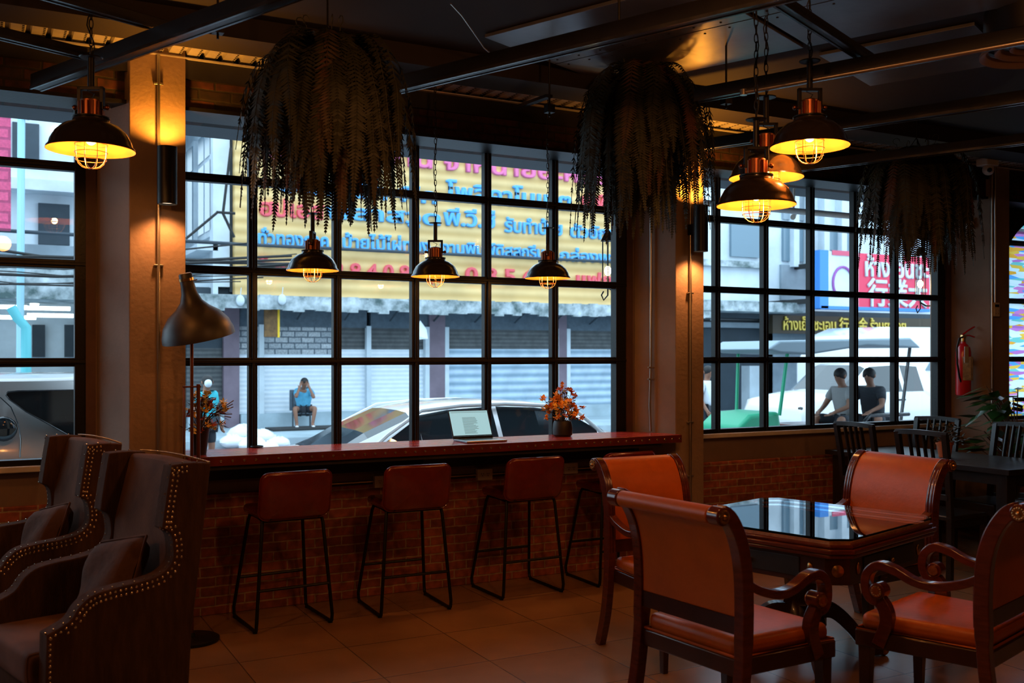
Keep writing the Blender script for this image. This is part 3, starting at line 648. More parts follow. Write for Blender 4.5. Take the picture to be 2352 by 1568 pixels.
# ---------------------------------------------------------------- wing armchairs (local: +x forward)
def smooth_path(pts, n=6):
    out = []; P = [Vector(p) for p in pts]; N = len(P)
    for i in range(N-1):
        p0, p1, p2, p3 = P[max(i-1, 0)], P[i], P[i+1], P[min(i+2, N-1)]
        for j in range(n):
            t = j/n; out.append(.5*((2*p1)+(-p0+p2)*t+(2*p0-5*p1+4*p2-p3)*t*t+(-p0+3*p1-3*p2+p3)*t*t*t))
    out.append(P[-1]); return out
def armchair(label, clabel):
    r = thing('wing_armchair', label, 'armchair', group='studded wing armchairs'); W = .372
    top = smooth_path([(-.375, 1.195), (-.29, 1.203), (-.205, 1.20)], 3)
    wing = smooth_path([(-.205, 1.198), (-.185, 1.08), (-.165, .945)], 4)
    scr = smooth_path([(-.165, .945), (-.20, .92), (-.212, .87), (-.208, .81), (-.165, .765), (-.08, .745), (.03, .735), (.11, .72), (.16, .685), (.20, .635), (.28, .60)], 5)
    edge = [(p.x, p.y) for p in [Vector(q) for q in top]]+[(p.x, p.y) for p in wing[1:]]+[(p.x, p.y) for p in scr[1:]]
    outline = edge+[(.29, .14), (-.27, .14), (-.29, .5)]
    for s in (-1, 1):
        k = MB(); k.prism(outline, 'y', s*(W-.085), s*W); sp_ = k.build('side_panel', M['corduroy_side'], r, bevel=.014)
        k = MB(); path = edge[3:]+[(.285, .60-.04*i) for i in range(1, 11)]
        # even spacing of studs along two rows
        dist = 0; last = Vector(path[0]); acc = []; step = .021
        for q in path[1:]:
            q = Vector(q); seg = (q-last).length; t = 0
            while dist+seg-t >= step and seg > 0:
                t += step-dist; acc.append(((last+(q-last)*(t/seg)), (q-last).normalized())); dist = 0; 
            dist += seg-t; last = q
        cs = []
        for (q, d) in acc:
            for off in ((.014, .034) if q.y > .62 else (.016,)): c = q+Vector((d.y, -d.x))*off; cs.append((c.x, s*(W+.001), c.y))
        if s > 0:
            one = MB(); one.sph((0, 0, 0), .0058, 6, 4, (1, .6, 1)); nm = None
            for c in cs[::2][:48]+cs[1::2][:48]:
                if nm is None: nm = one.build('nailhead', M['stud'], sp_); nm.location = c
                else: o2 = nm.copy(); COL.objects.link(o2); o2.parent = sp_; o2.location = c
            cs = cs[::2][48:]+cs[1::2][48:]
        for c in cs: k.sph(c, .0058, 6, 4, (1, .6, 1))
        for (x, z) in edge[::2]: k.sph((x, s*(W-.02), z+.002), .0045, 6, 4)
        q = k.build('nailhead_trim', M['stud'], sp_); q['kind'] = 'stuff'
    # back: leaning slab with a slightly crowned top
    k = MB(); prof = [(-.385, 1.19), (-.30, .5), (-.275, .14)]
    n = 10; vs = []; 
    for i in range(n+1):
        y = -(W-.08)+2*(W-.08)*i/n; cr = .012*(1-(2*i/n-1)**2)
        vs += [(-.275, y, .14), (-.30, y, .5), (-.378, y, 1.185+cr), (-.30, y, 1.195+cr), (-.225, y, .9), (-.19, y, .45), (-.18, y, .14)]
    fs = []
    for i in range(n):
        for j in range(7): a, c = i*7+j, i*7+(j+1) % 7; fs.append((a, c, c+7, a+7))
    fs += [tuple(range(7)), tuple(n*7+j for j in range(7))[::-1]]
    k.add(vs, fs); bk = k.build('backrest', M['corduroy'], r, bevel=.02)
    k = MB()
    for i in range(44): y = -(W-.03)+2*(W-.03)*i/43; k.sph((-.372, y, 1.197+.012*(1-(y/W)**2)), .0048, 6, 4)
    q = k.build('nailhead_trim', M['stud'], bk); q['kind'] = 'stuff'
    k = MB(); k.bx(-.22, -(W-.09), .38, .33, W-.09, .52); k.build('seat_cushion', M['corduroy_seat'], r, bevel=.035, sub=1)
    k = MB(); k.bx(-.25, -(W-.085), .14, .28, W-.085, .38); k.build('seat_base', M['corduroy_side'], r, bevel=.012)
    for (x, y) in ((.24, .33), (.24, -.33), (-.23, .33), (-.23, -.33)):
        k = MB(); k.tube([(x, y, .15), (x+(.0 if x > 0 else -.03), y, 0)], 1, sq=(.05, .05), rad=[1, .62]); k.build('leg', M['mahogany_dark'], r)
    # loose cushion leaning in the corner
    return r
def cushion(loc, rot, label):
    k = MB(); n = 12; vs = []; fs = []
    for s in (-1, 1):
        for j in range(n+1):
            for i in range(n+1):
                u, v = i/n*2-1, j/n*2-1; e = (1-u**4)*(1-v**4); pin = 1-.10*(1-abs(u*v))
                z_ = s*.075*max(0, e)**.5; vs.append((u*.21*(1-.06*(1-u*u)*0-.07*(1-v*v)*0)*pin**.5, v*.21*pin**.5, z_+.008*math.sin(5*u+3*v)))
    q = (n+1)**2
    for j in range(n):
        for i in range(n): a = j*(n+1)+i; fs += [(a, a+1, a+n+2, a+n+1), (q+a, q+a+n+1, q+a+n+2, q+a+1)]
    k.add(vs, fs); o = k.build('throw_cushion', M['velvet'], ang=180); o.location = loc; o.rotation_euler = rot
    k = MB(); k.tube([((1 if t < 1 or t >= 3 else -1)*0+x, y, 0) for t, x, y in [(0, .21*math.copysign(min(1, abs(math.cos(a))*1.4), math.cos(a)), .21*math.copysign(min(1, abs(math.sin(a))*1.4), math.sin(a))) for a in [i*PI/24 for i in range(48)]]], .005, 6, closed=True); k.build('piping', M['corduroy'], o)
    return tag(o, label, 'cushion', 'corduroy cushions on the armchairs')
M['corduroy_seat'] = line_mat('lighter_brown_corduroy', (.19,.095,.065), (.07,.034,.022), 1, 110, .85, .6, spec=.2, noise=.35)  # a little paler and greyer than the backrest corduroy
M['velvet'] = mat('brown_velvet_cushion', (.10,.048,.028), .9, spec=.15, noise=.4, nscale=9, bump=.3, bscale=30)
f = Vector((-.965, -.261, 0)); w = Vector((-.261, .965, 0)); fa = math.atan2(f.y, f.x)
C1 = Vector((.845, 4.28, 0)); c = C1+f*.385+w*.372
ch = armchair('brown corduroy wing armchair with gold nailheads nearest the camera', ''); ch.location = c; ch.rotation_euler = (0, 0, fa)
C2 = Vector((.64, 5.43, 0)); c2 = C2+f*.385+w*.372; fa2 = fa+math.radians(-3)
dup(ch, tuple(c2), fa2, 'brown corduroy wing armchair behind, against the far left window')
def cush(c, fa, label):
    R = Matrix.Rotation(fa, 4, 'Z'); loc = R @ Vector((-.07, .06, .67)); rot = (R @ Euler((0, math.radians(68), 0)).to_matrix().to_4x4() @ Matrix.Rotation(math.radians(12), 4, 'Z')).to_euler()
    cushion((c.x+loc.x, c.y+loc.y, loc.z), rot, label)
cush(c, fa, 'brown corduroy cushion leaning in the nearest armchair'); cush(c2, fa2, 'dark brown cushion in the armchair by the far left window')

# ---------------------------------------------------------------- floor lamp
r = thing('floor_lamp', 'copper floor lamp with a large tilted black dome shade beside the left column', 'floor lamp', (1.05, 5.93, 0))
k = MB(); k.lathe([(0, 0), (.15, 0), (.155, .006), (.155, .018), (.14, .026), (.02, .03), (.015, .05)], 40); k.build('base', M['black'], r)
k = MB(); k.tube([(0, 0, .03), (0, 0, 2.02)], .010, 12); k.build('pole', M['copper'], r)
k = MB(); k.tube([(-.045, 0, .98), (-.045, 0, 1.46)], .005, 8); k.tube([(.035, -.01, .98), (.035, -.01, 1.48)], .011, 10); k.cb((0, 0, 1.465), (.10, .03, .010)); k.cb((0, 0, .985), (.10, .03, .010)); k.build('slide_frame', M['copper'], r, bevel=.002)
sh = bpy.data.objects.new('shade', None)
prof = [(.205, 0), (.203, .03), (.185, .085), (.145, .14), (.095, .178), (.062, .215), (.046, .26), (.040, .30), (.038, .37), (.032, .378), (0, .378)]
k = MB(); k.lathe(prof, 48); k.v = [v for v in k.v]; k.f = k.f[:-1] if False else k.f
k2 = MB(); k2.lathe(prof, 48, caps=False); so = k2.build('shade', M['shade_matt'] if 'shade_matt' in M else mat('matt_brown_black_shade', (.020,.015,.012), .45), r)
so.location = (.035, -.03, 1.745); so.rotation_euler = (math.radians(6), math.radians(-13), 0)
k = MB(); k.lathe([(max(0, a-.004), z-.002 if z > .01 else z) for a, z in prof], 48, caps=False); k.build('shade_lining', mat('pale_shade_inside', (.40,.33,.27), .6), so)
k = MB(); k.lathe([(.0425, .335), (.0425, .350)], 24, caps=False); k.tube([(.04, 0, .33), (.058, 0, .33)], .004, 6); k.build('collar', M['brass'], so)

# ---------------------------------------------------------------- scroll-back armchairs (local: +y forward, origin on the floor)
BK = [(-.335, .0), (-.275, .18), (-.245, .36), (-.235, .50), (-.232, .66), (-.242, .80), (-.272, .91), (-.318, .985), (-.365, 1.015)]
def curve_yz(pts, n=5): return [(p.x, p.y) for p in smooth_path(pts, n)]
def scroll_chair(label):
    r = thing('scroll_back_armchair', label, 'armchair', group='tan leather scroll-back armchairs around the game table'); X = .315
    up = [q for q in curve_yz(BK)]
    for s in (-1, 1):
        k = MB(); n = len(up); th = [.050 if q[1] < .5 else .058 for q in up]; k.ribbon(up, th, s*(X-.05), s*X)
        k.lathe([(.0, 0), (.034, 0), (.034, .052), (0, .052)], 20, (s*X, 0, 0), Matrix.Rotation(-s*PI/2, 3, 'Y')) if False else None
        k.tube([(s*(X-.052), -.372, 1.0), (s*(X+.004), -.372, 1.0)], .036, 20)
        k.ribbon([(q[0]+.030, q[1]) for q in up if q[1] > .52], .010, s*(X-.040), s*(X-.030)); k.ribbon([(q[0]+.030, q[1]) for q in up if q[1] > .52], .010, s*(X-.020), s*(X-.010))
        st = k.build('back_stile', M['mahogany'], r, bevel=.004)
        k = MB(); xs = s*(X+.004)
        k.tube([(xs, -.372, 1.0), (xs+s*.006, -.372, 1.0)], .027, 24)
        for i in range(14): a = 2*PI*i/14; k.sph((xs+s*.006, -.372+.021*math.cos(a), 1.0+.021*math.sin(a)), .0042, 6, 4)
        k.sph((xs+s*.006, -.372, 1.0), .010, 10, 6); k.build('rosette', M['brass'], st)
    # leather back panel, front and rear faces, with the rolled top
    pan = [q for q in up if q[1] > .585]
    k = MB(); k.ribbon(pan, .040, -(X-.048), X-.048); k.tube([(-(X-.055), -.372, 1.0), (X-.055, -.372, 1.0)], .034, 24); bp = k.build('back_panel', M['leather_tan'], r, bevel=.008)
    k = MB(); k.ribbon([(q[0], q[1]) for q in up if .50 < q[1] < .60], .04, -(X-.05), X-.05); k.build('lower_rail', M['mahogany_dark'], r)
    # seat
    k = MB(); k.prism([(-.27, -.25), (.27, -.25), (.305, .29), (-.305, .29)], 'z', .365, .435); k.build('seat_rail', M['mahogany_dark'], r, bevel=.006)
    k = MB(); k.prism([(-.255, -.235), (.255, -.235), (.288, .275), (-.288, .275)], 'z', .43, .505); so = k.build('seat_cushion', M['leather_tan'], r, bevel=.03)
    k = MB(); k.tube([(-.262, -.24, .440), (.262, -.24, .440), (.296, .282, .440), (-.296, .282, .440)], .006, 8, closed=True); k.build('piping', M['leather_tan'], so)
    for s in (-1, 1):
        k = MB(); k.tube([(s*.265, .255, .40), (s*.27, .26, .0)], 1, sq=(.055, .055), rad=[1, .6]); k.build('front_leg', M['mahogany_dark'], r, bevel=.003)
        arm = curve_yz([(-.235, .735), (-.16, .695), (-.05, .665), (.04, .672), (.12, .705), (.19, .715), (.235, .68), (.245, .62), (.225, .575), (.19, .565)], 5)
        k = MB(); k.ribbon(arm, [.034 if i < 20 else .038 for i in range(len(arm))], s*(X-.055), s*(X-.005))
        k.ribbon(curve_yz([(.215, .60), (.165, .54), (.155, .48), (.175, .42), (.19, .38)], 5), .055, s*(X-.052), s*(X-.008))
        k.tube([(s*(X-.058), .188, .612), (s*(X+.002), .188, .612)], .034, 18)
        ao = k.build('armrest', M['mahogany'], r, bevel=.005)
        k = MB(); xs = s*(X+.002); k.tube([(xs, .188, .612), (xs+s*.006, .188, .612)], .024, 20)
        for i in range(12): a = 2*PI*i/12; k.sph((xs+s*.006, .188+.019*math.cos(a), .612+.019*math.sin(a)), .004, 6, 4)
        k.build('rosette', M['brass'], ao); xi = s*(X-.058); k = MB(); k.tube([(xi, .188, .612), (xi-s*.010, .188, .612)], .022, 20); k.build('rosette', M['brass'], ao)
    return r
def place(o, P, fdir):     # P = world point of the chair centre, fdir = facing in camera frame
    d = cw(fdir[0], fdir[1]); o.location = (P.x, P.y, 0); o.rotation_euler = (0, 0, math.atan2(d.y, d.x)-PI/2)
cA = scroll_chair('tan leather scroll-back armchair in the foreground, seen from behind')
def back_at(m, fdir, off=.37): d = cw(*fdir).normalized(); return cw(*m)+d*off
fA = (.83, .56); PA = back_at((.635, 4.08), fA); place(cA, PA, fA); cA.scale = (1.03,)*3
def dchair(m, fdir, label):
    P = back_at(m, fdir); o = dup(cA, label=label); place(o, P, fdir); return o
cB = dchair((.72, 5.83), (.45, -.89), 'tan leather scroll-back armchair at the far left of the game table, facing the camera'); cB.scale = (.90, 1, 1.02)
cC = dchair((2.41, 6.12), (-.88, -.47), 'tan leather scroll-back armchair on the far right side of the game table'); cC.scale = (1.08, 1, 1)
dchair((2.20, 4.12), (-.70, .71), 'tan leather scroll-back armchair cut by the right edge of the picture')

# ---------------------------------------------------------------- game table
TC = cw(1.59, 5.475); tdir = cw(.72, .694); ta = math.atan2(tdir.y, tdir.x)
r = thing('game_table', 'square mahogany game table with clipped corners and a dark glass top', 'table', (TC.x, TC.y, 0), ta)
def octo(h, c): return [(-h+c, -h), (h-c, -h), (h, -h+c), (h, h-c), (h-c, h), (-h+c, h), (-h, h-c), (-h, -h+c)]
k = MB(); k.prism(octo(.527, .075), 'z', .752, .764); k.build('glass_top', M['table_glass'], r, bevel=.002, smooth=False)
k = MB(); k.prism(octo(.520, .07), 'z', .722, .749); tp = k.build('table_top', M['inlay'], r, bevel=.003, smooth=False)
k = MB(); k.prism(octo(.440, .05), 'z', .7492, .7510); k.build('inner_field', M['table_field'], tp, smooth=False)
k = MB(); k.prism(octo(.535, .08), 'z', .715, .735); k.prism(octo(.550, .085), 'z', .690, .715); k.prism(octo(.540, .082), 'z', .668, .690); k.build('moulding', M['mahogany'], r, bevel=.008)
k = MB(); k.prism(octo(.50, .085), 'z', .53, .668); ap = k.build('apron', M['mahogany_dark'], r, bevel=.003, smooth=False)
for i in range(4):
    R = Matrix.Rotation(i*PI/2, 4, 'Z')
    k = MB(); k.M = R; k.bx(-.28, -.507, .555, .28, -.499, .65); k.build('drawer_front', M['table_field'], ap, bevel=.002, smooth=False)
    for x in (-.335, .335):
        k = MB(); k.M = R
        k.sph((x, -.503, .603), .02, 12, 8, (.8, .4, 1.5)); k.build('oval_mount', M['brass'], ap)
    k = MB(); k.M = R; k.sph((0, -.517, .60), .013, 10, 8); k.build('knob', M['brass'], ap)
    k = MB(); k.M = R @ Matrix.Rotation(PI/4, 4, 'Z'); y = -(.50*2-.085)/math.sqrt(2)
    k.lathe([(0, 0), (.030, 0), (.030, .006), (.018, .010), (.008, .012), (0, .013)], 20, (0, y, .60), Matrix.Rotation(PI/2, 3, 'X')); k.build('corner_rosette', M['brass'], ap)
k = MB(); k.lathe([(.20, .53), (.20, .50), (.13, .48), (.095, .44), (.085, .34), (.11, .25), (.14, .2), (.14, .165), (0, .165)], 8); k.build('pedestal', M['mahogany_dark'], r)
for i in range(4):
    k = MB(); k.M = Matrix.Rotation(i*PI/2+PI/4, 4, 'Z'); k.ribbon(curve_yz([(.05, .24), (.16, .25), (.26, .17), (.36, .05), (.44, .035)], 5), [.09-.002*j for j in range(21)], -.035, .035); k.build('leg', M['mahogany_dark'], r, bevel=.006)
    k = MB(); k.M = Matrix.Rotation(i*PI/2+PI/4, 4, 'Z'); k.sph((0, .45, .03), .03, 10, 8); k.build('foot', M['brass'], r)

# ---------------------------------------------------------------- dark dining table and slat chairs
r = thing('dining_table', 'long blackened wood dining table under the right-hand window', 'table', (0, 0, 0))
k = MB(); X0, X1, Y0, Y1 = 6.45, 7.30, 4.62, 6.38
for i in range(8): xa = X0+(X1-X0)*i/8; k.bx(xa+.001, Y0, .785, X0+(X1-X0)*(i+1)/8-.001, Y1, .825)
k.build('table_top', M['blackwood'], r, bevel=.002, smooth=False)
k = MB(); k.bx(X0+.06, Y0+.06, .70, X1-.06, Y0+.09, .785); k.bx(X0+.06, Y1-.09, .70, X1-.06, Y1-.06, .785); k.bx(X0+.06, Y0+.06, .70, X0+.09, Y1-.06, .785); k.bx(X1-.09, Y0+.06, .70, X1-.06, Y1-.06, .785); k.build('apron', M['blackwood'], r, smooth=False)
for x in (X0+.09, X1-.09):
    for y in (Y0+.09, Y1-.09): k = MB(); k.cb((x, y, .3925), (.09, .09, .785)); k.build('leg', M['blackwood'], r, bevel=.004, smooth=False)
def slat_chair(label):
    r = thing('slat_back_chair', label, 'chair', group='black slat-back chairs at the dining table'); m = M['blackwood']
    for s in (-1, 1):
        k = MB(); k.tube([(s*.19, -.20, 0), (s*.19, -.19, .46), (s*.195, -.22, .80), (s*.20, -.27, 1.08)], 1, sq=(.036, .040)); k.build('back_post', m, r)
        k = MB(); k.tube([(s*.19, .19, .46), (s*.19, .20, 0)], 1, sq=(.036, .036)); k.build('front_leg', m, r)
    k = MB(); k.tube([(-.215, -.265, 1.075), (-.1, -.285, 1.082), (0, -.29, 1.085), (.1, -.285, 1.082), (.215, -.265, 1.075)], 1, sq=(.03, .035), up=(0,0,1)); k.build('top_rail', m, r)
    k = MB(); k.tube([(-.19, -.215, .62), (.19, -.215, .62)], 1, sq=(.022, .04)); k.build('lower_rail', m, r)
    for x in (-.09, -.03, .03, .09): k = MB(); k.tube([(x, -.205, .62), (x, -.235, .85), (x, -.282, 1.075)], 1, sq=(.028, .012)); k.build('slat', m, r)
    k = MB(); k.cb((0, 0, .47), (.42, .42, .035)); k.build('seat', m, r, bevel=.01)
    k = MB(); k.bx(-.19, .19, .40, .19, .21, .455); k.bx(-.20, -.19, .40, -.18, .19, .455); k.bx(.18, -.19, .40, .20, .19, .455); k.build('seat_rail', m, r)
    return r
s0 = slat_chair('black slat-back chair at the window end of the dining table, near side'); s0.location = (6.55, 5.88, 0); s0.rotation_euler = (0, 0, -PI/2-.06)
dup(s0, (6.31, 5.05, 0), -PI/2+.05, 'black slat-back chair in front of the terracotta pot, near side of the dining table')
dup(s0, (7.20, 6.02, 0), PI/2+.1, 'black slat-back chair on the far side of the dining table under the window frame')
dup(s0, (7.12, 5.25, 0), PI/2-.1, 'black slat-back chair on the far side of the dining table at the right picture edge')
# terracotta plant
p = atZ(2170, 1049, .826); r = thing('terracotta_planter', 'small plant in a terracotta pot on the dark dining table', 'potted plant', (p.x, p.y, .826))
k = MB(); k.lathe([(0, 0), (.045, 0), (.062, .10), (.068, .10), (.070, .125), (.060, .125), (.058, .105), (0, .10)], 24); k.build('pot', M['terracotta'], r)
k = MB(); rnd = random.Random(2); sb = MB()
for i in range(26):
    a = rnd.uniform(0, 2*PI); L = rnd.uniform(.08, .20); e = Vector((L*math.cos(a), L*math.sin(a), .13+rnd.uniform(-.04, .14))); sb.tube([(0,0,.10), (e.x*.5, e.y*.5, .17), e], .002, 5)
    for j in range(7): q = Vector((0,0,.12)).lerp(e, .4+.1*j); leaf(k, q, (rnd.uniform(-1,1), rnd.uniform(-1,1), rnd.uniform(-.2,.8)), .04, .016, rnd.random())
sb.build('stem', M['stem'], r); k.build('foliage', M['fern'], r, flipfix=False)
# big leafy plant
p = atY(2335, 960, 5.75); r = thing('leafy_plant', 'large dark green leafy houseplant in front of the stained glass', 'plant', (7.95, 5.62, 0))
k = MB(); k.lathe([(0, 0), (.17, 0), (.22, .42), (.20, .42), (.18, .38), (0, .38)], 28); k.build('planter', M['blackpot'], r)
k = MB(); sb = MB(); rnd = random.Random(11)
for i in range(34):
    a = rnd.uniform(0, 2*PI); L = rnd.uniform(.12, .34); zt = rnd.uniform(.8, 1.40); e = Vector((L*math.cos(a), L*math.sin(a), zt)); sb.tube([(0,0,.38), (e.x*.35, e.y*.35, zt*.8), e], .005, 6)
    for j in range(4): d = Vector((math.cos(a+rnd.uniform(-.9,.9)), math.sin(a+rnd.uniform(-.9,.9)), rnd.uniform(-.5,.3))); leaf(k, e+Vector((0,0,-.04*j)), d, rnd.uniform(.16, .26), rnd.uniform(.07, .12), rnd.uniform(-.4,.4))
sb.build('stem', M['stem'], r); k.build('foliage', M['leafdark'], r, flipfix=False)
# ---------------------------------------------------------------- caged pendant lamps (local: origin at the rim centre, 0.32 m shade)
def pendant(label, chain_len, bulbmat):
    r = thing('pendant_lamp', label, 'pendant lamp', group='black caged pendant lamps')
    pr = [(.160, -.004), (.158, .004), (.150, .012), (.145, .030), (.128, .062), (.100, .088), (.070, .100), (.066, .104), (.066, .112), (.060, .114), (0, .114)]
    k = MB(); k.lathe(pr, 48, caps=False); sh = k.build('shade', M['shade'], r, ang=60)
    k = MB(); k.lathe([(.1585, -.004), (.155, .004), (.147, .011), (.142, .029), (.125, .060), (.098, .085), (.060, .098), (0, .100)], 48, caps=False); k.build('shade_lining', M['gilt'], sh, ang=60)
    k = MB(); k.lathe([(.062, .114), (.068, .116), (.068, .121), (.045, .123), (.045, .124)], 28, caps=False); k.build('collar', M['black'], r)
    k = MB(); k.lathe([(.036, .122), (.038, .185), (.020, .192), (0, .192)], 24)
    for i in range(12): a = 2*PI*i/12; k.M = Matrix.Rotation(a, 4, 'Z'); k.bx(.034, -.005, .122, .046, .005, .178)
    k.M = Matrix.Identity(4); k.build('socket', M['copper'], r, bevel=.001)
    for s in (-1, 1): k = MB(); k.tube([(s*.044, 0, .158), (s*.056, 0, .158)], .006, 8); k.sph((s*.062, 0, .158), .010, 10, 8); k.build('thumbscrew', M['copper'], r)
    k = MB(); k.bx(-.049, -.011, .15, -.036, .011, .236); k.bx(.036, -.011, .15, .049, .011, .236); k.bx(-.049, -.011, .224, .049, .011, .236); k.build('yoke', M['black'], r, bevel=.001, smooth=False)
    k = MB(); k.tube([(0, 0, .19), (.012, 0, .21), (-.014, .0, .222), (.006, 0, .235)], .0022, 6); k.build('wire', M['black'], r)
    k = MB(); k.lathe([(.0125, .236), (.0125, .345)], 14); k.lathe([(.040, .345), (.043, .349), (.014, .353)], 24); k.build('stem', M['black'], r)
    k = MB(); n = int(chain_len/.034)
    for i in range(n):
        z = .353+i*.034+.02; pts = []
        for j in range(10): a = 2*PI*j/10; cx = .0075*math.cos(a); cz = .021*math.sin(a); pts.append((cx, 0, z+cz) if i % 2 else (0, cx, z+cz))
        k.tube(pts, .0022, 5, closed=True)
    k.build('chain', M['black'], r)
    k = MB(); pts = [(.012*math.sin(i*1.1), .010*math.cos(i*.8), .35+chain_len*i/12) for i in range(13)]; k.tube(pts, .0025, 6); k.build('cord', M['black'], r)
    k = MB(); cr = .058
    for i in range(8):
        a = 2*PI*i/8; k.tube([(cr*math.cos(a)*f, cr*math.sin(a)*f, z) for f, z in ((1, .04), (1, .0), (.98, -.030), (.84, -.052), (.58, -.066), (.3, -.072), (0, -.073))], .0016, 6)
    for z, f in ((.018, 1), (-.012, 1), (-.040, .95)): k.tube([(cr*f*math.cos(2*PI*i/24), cr*f*math.sin(2*PI*i/24), z) for i in range(24)], .0016, 6, closed=True)
    k.build('cage', M['wire'], r)
    k = MB(); k.sph((0, 0, .048), .024, 14, 10, (1, 1, 1.35)); k.build('bulb', bulbmat, r)
    light('bulb_light', 'POINT', (0, 0, -.002), 3.8, (1, .42, .10), .022, r)
    return r
PE = [  # rim centre px, scale, world distance plane, label
 ((718, 620), 1.0, 5.98, 'caged pendant lamp over the counter, half behind the left big fern'),
 ((1000, 634), 1.0, 6.00, 'middle caged pendant lamp over the counter above the laptop'),
 ((1258, 638), 1.0, 6.02, 'caged pendant lamp over the counter above the flower vase'),
]
p0 = None
for (pp, s, Y, lb) in PE:
    p = atY(*pp, Y)
    if p0 is None: p0 = pendant(lb, 3.50-p.z-.353, M['bulb']); o = p0; o.location = p
    else: o = dup(p0, tuple(p), .0, lb)
    o.rotation_euler = (0, 0, {0: PI/2-.5, 1: -.48, 2: PI/2-.5}[PE.index((pp, s, Y, lb))])
# larger ones nearer the camera
def big(pp, t, lb, rz, tilt=0, chain=None):
    d = ray(*pp); P = Vector((d[0]*t, d[1]*t, H+d[2]*t)); o = pendant(lb, (3.50-P.z)/1.25-.353, M['bulb']); o.location = P; o.scale = (1.25,)*3; o.rotation_euler = (math.radians(tilt), 0, rz)
    for c in o.children:
        if c.type == 'LIGHT': c.data = c.data.copy(); c.data.energy = 8.5
    return o
big((209, 343), 4.71, 'large caged pendant lamp hanging in front of the left column', -.48)
big((1737, 470), 5.08, 'lowest caged pendant lamp of the cluster above the game table', -.48)
big((1860, 335), 5.11, 'highest caged pendant lamp of the cluster above the game table', -.48)
big((1760, 407), 5.41, 'caged pendant lamp behind the lowest one of the cluster', -.48)

# ---------------------------------------------------------------- hanging ferns
def fern(P, R, hang, n, seed, label, lw=.062, bot=None):
    rnd = random.Random(seed); r = thing('hanging_fern', label, 'hanging plant', tuple(P), group='hanging ferns under the ceiling')
    k = MB(); k.lathe([(0, -.20), (.10, -.18), (.15, -.06), (.16, 0), (.15, 0), (.14, -.05), (0, -.08)], 20); k.build('basket', M['blackpot'], r)
    k = MB()
    for i in range(3): a = i*2*PI/3; k.tube([(.15*math.cos(a), .15*math.sin(a), 0), (0, 0, .20)], .003, 5)
    top = 3.52-P[2]
    if top > .2: k.tube([(0, 0, .20), (0, 0, top)], .005, 6)
    k.build('hanger', M['black'], r)
    g = MB(); red = MB()
    for i in range(n):
        a = rnd.uniform(0, 2*PI); rr = rnd.random()**.5; L = hang*rnd.uniform(.45, 1.12); reach = R*rnd.uniform(.25, 1.0) if rr > .3 else R*rnd.uniform(.05, .4)
        K = red if rnd.random() < .10 else g
        d = Vector((math.cos(a), math.sin(a), 0)); rise = rnd.uniform(.02, .16); pts = []
        m = 26
        for j in range(m+1):
            t = j/m; rad = .06+reach*(.75*(1-(1-min(1, t*1.8))**2)+.2*t); z = rise*math.sin(min(1, t*2.2)*PI*.9)-max(0, t-.12)**1.25*(L+.12)
            side = Vector((-d.y, d.x, 0))*math.sin(t*3+i)*.03
            pts.append(d*rad+side+Vector((0, 0, z)))
        K.tube(pts, .0022, 3)
        nl = int(L/.015)+12
        for j in range(2, nl):
            t = j/nl; q = t*m; i0 = min(int(q), m-1); p = pts[i0].lerp(pts[i0+1], q-i0); tn = (pts[i0+1]-pts[i0]).normalized()
            s = tn.cross(d.cross(tn) if abs(tn.dot(d)) < .95 else Vector((0,0,1))); sd = Vector((-d.y, d.x, 0)); s = (sd+d*rnd.uniform(-.25, .25)).normalized()
            ll = lw*rnd.uniform(.85, 1.15)*min(1, 4*t+.2)*min(1, 2.6*(1-t)+.12); ww = .016
            for sg in (-1, 1):
                dd = (s*sg+tn*.35+Vector((0,0,-.25))).normalized(); e = p+dd*ll; w2 = tn*ww*.5; mid = p+dd*ll*.35
                b = len(K.v); K.v += [tuple(p-w2*.6), tuple(mid-w2), tuple(e), tuple(mid+w2), tuple(p+w2*.6)]; K.f.append((b, b+1, b+2, b+3, b+4))
    g.build('frond', M['fern'], r, smooth=False, flipfix=False); red.build('autumn_frond', M['fern_red'], r, smooth=False, flipfix=False)
    # curled fiddleheads standing up
    for i in range(7):
        c = MB()
        a = rnd.uniform(0, 2*PI); d = Vector((math.cos(a), math.sin(a), 0)); base = d*.1; pts = [base+d*(.06*j/5)+Vector((0,0,.04*j)) for j in range(5)]
        e = pts[-1]; pts += [e+d*(.025*math.sin(u))+Vector((0,0,.025-.025*math.cos(u))) for u in (.8, 1.6, 2.4, 3.2, 4.0, 4.8)]; c.tube(pts, .0025, 4); c.build('fiddlehead', M['fern'], r)
    return r
def at_t(px, py, t): d = ray(px, py); return Vector((d[0]*t, d[1]*t, H+d[2]*t))
fern(at_t(752, 150, 5.0), .43, .78, 250, 1, 'huge dark hanging fern in front of the big window, left of centre')
fern(at_t(1472, 200, 6.3), .45, .92, 210, 2, 'hanging fern right of centre, lit yellow by the middle sconce')
fern(at_t(2105, 375, 7.9), .46, .86, 150, 3, 'dark hanging fern in front of the right-hand window')
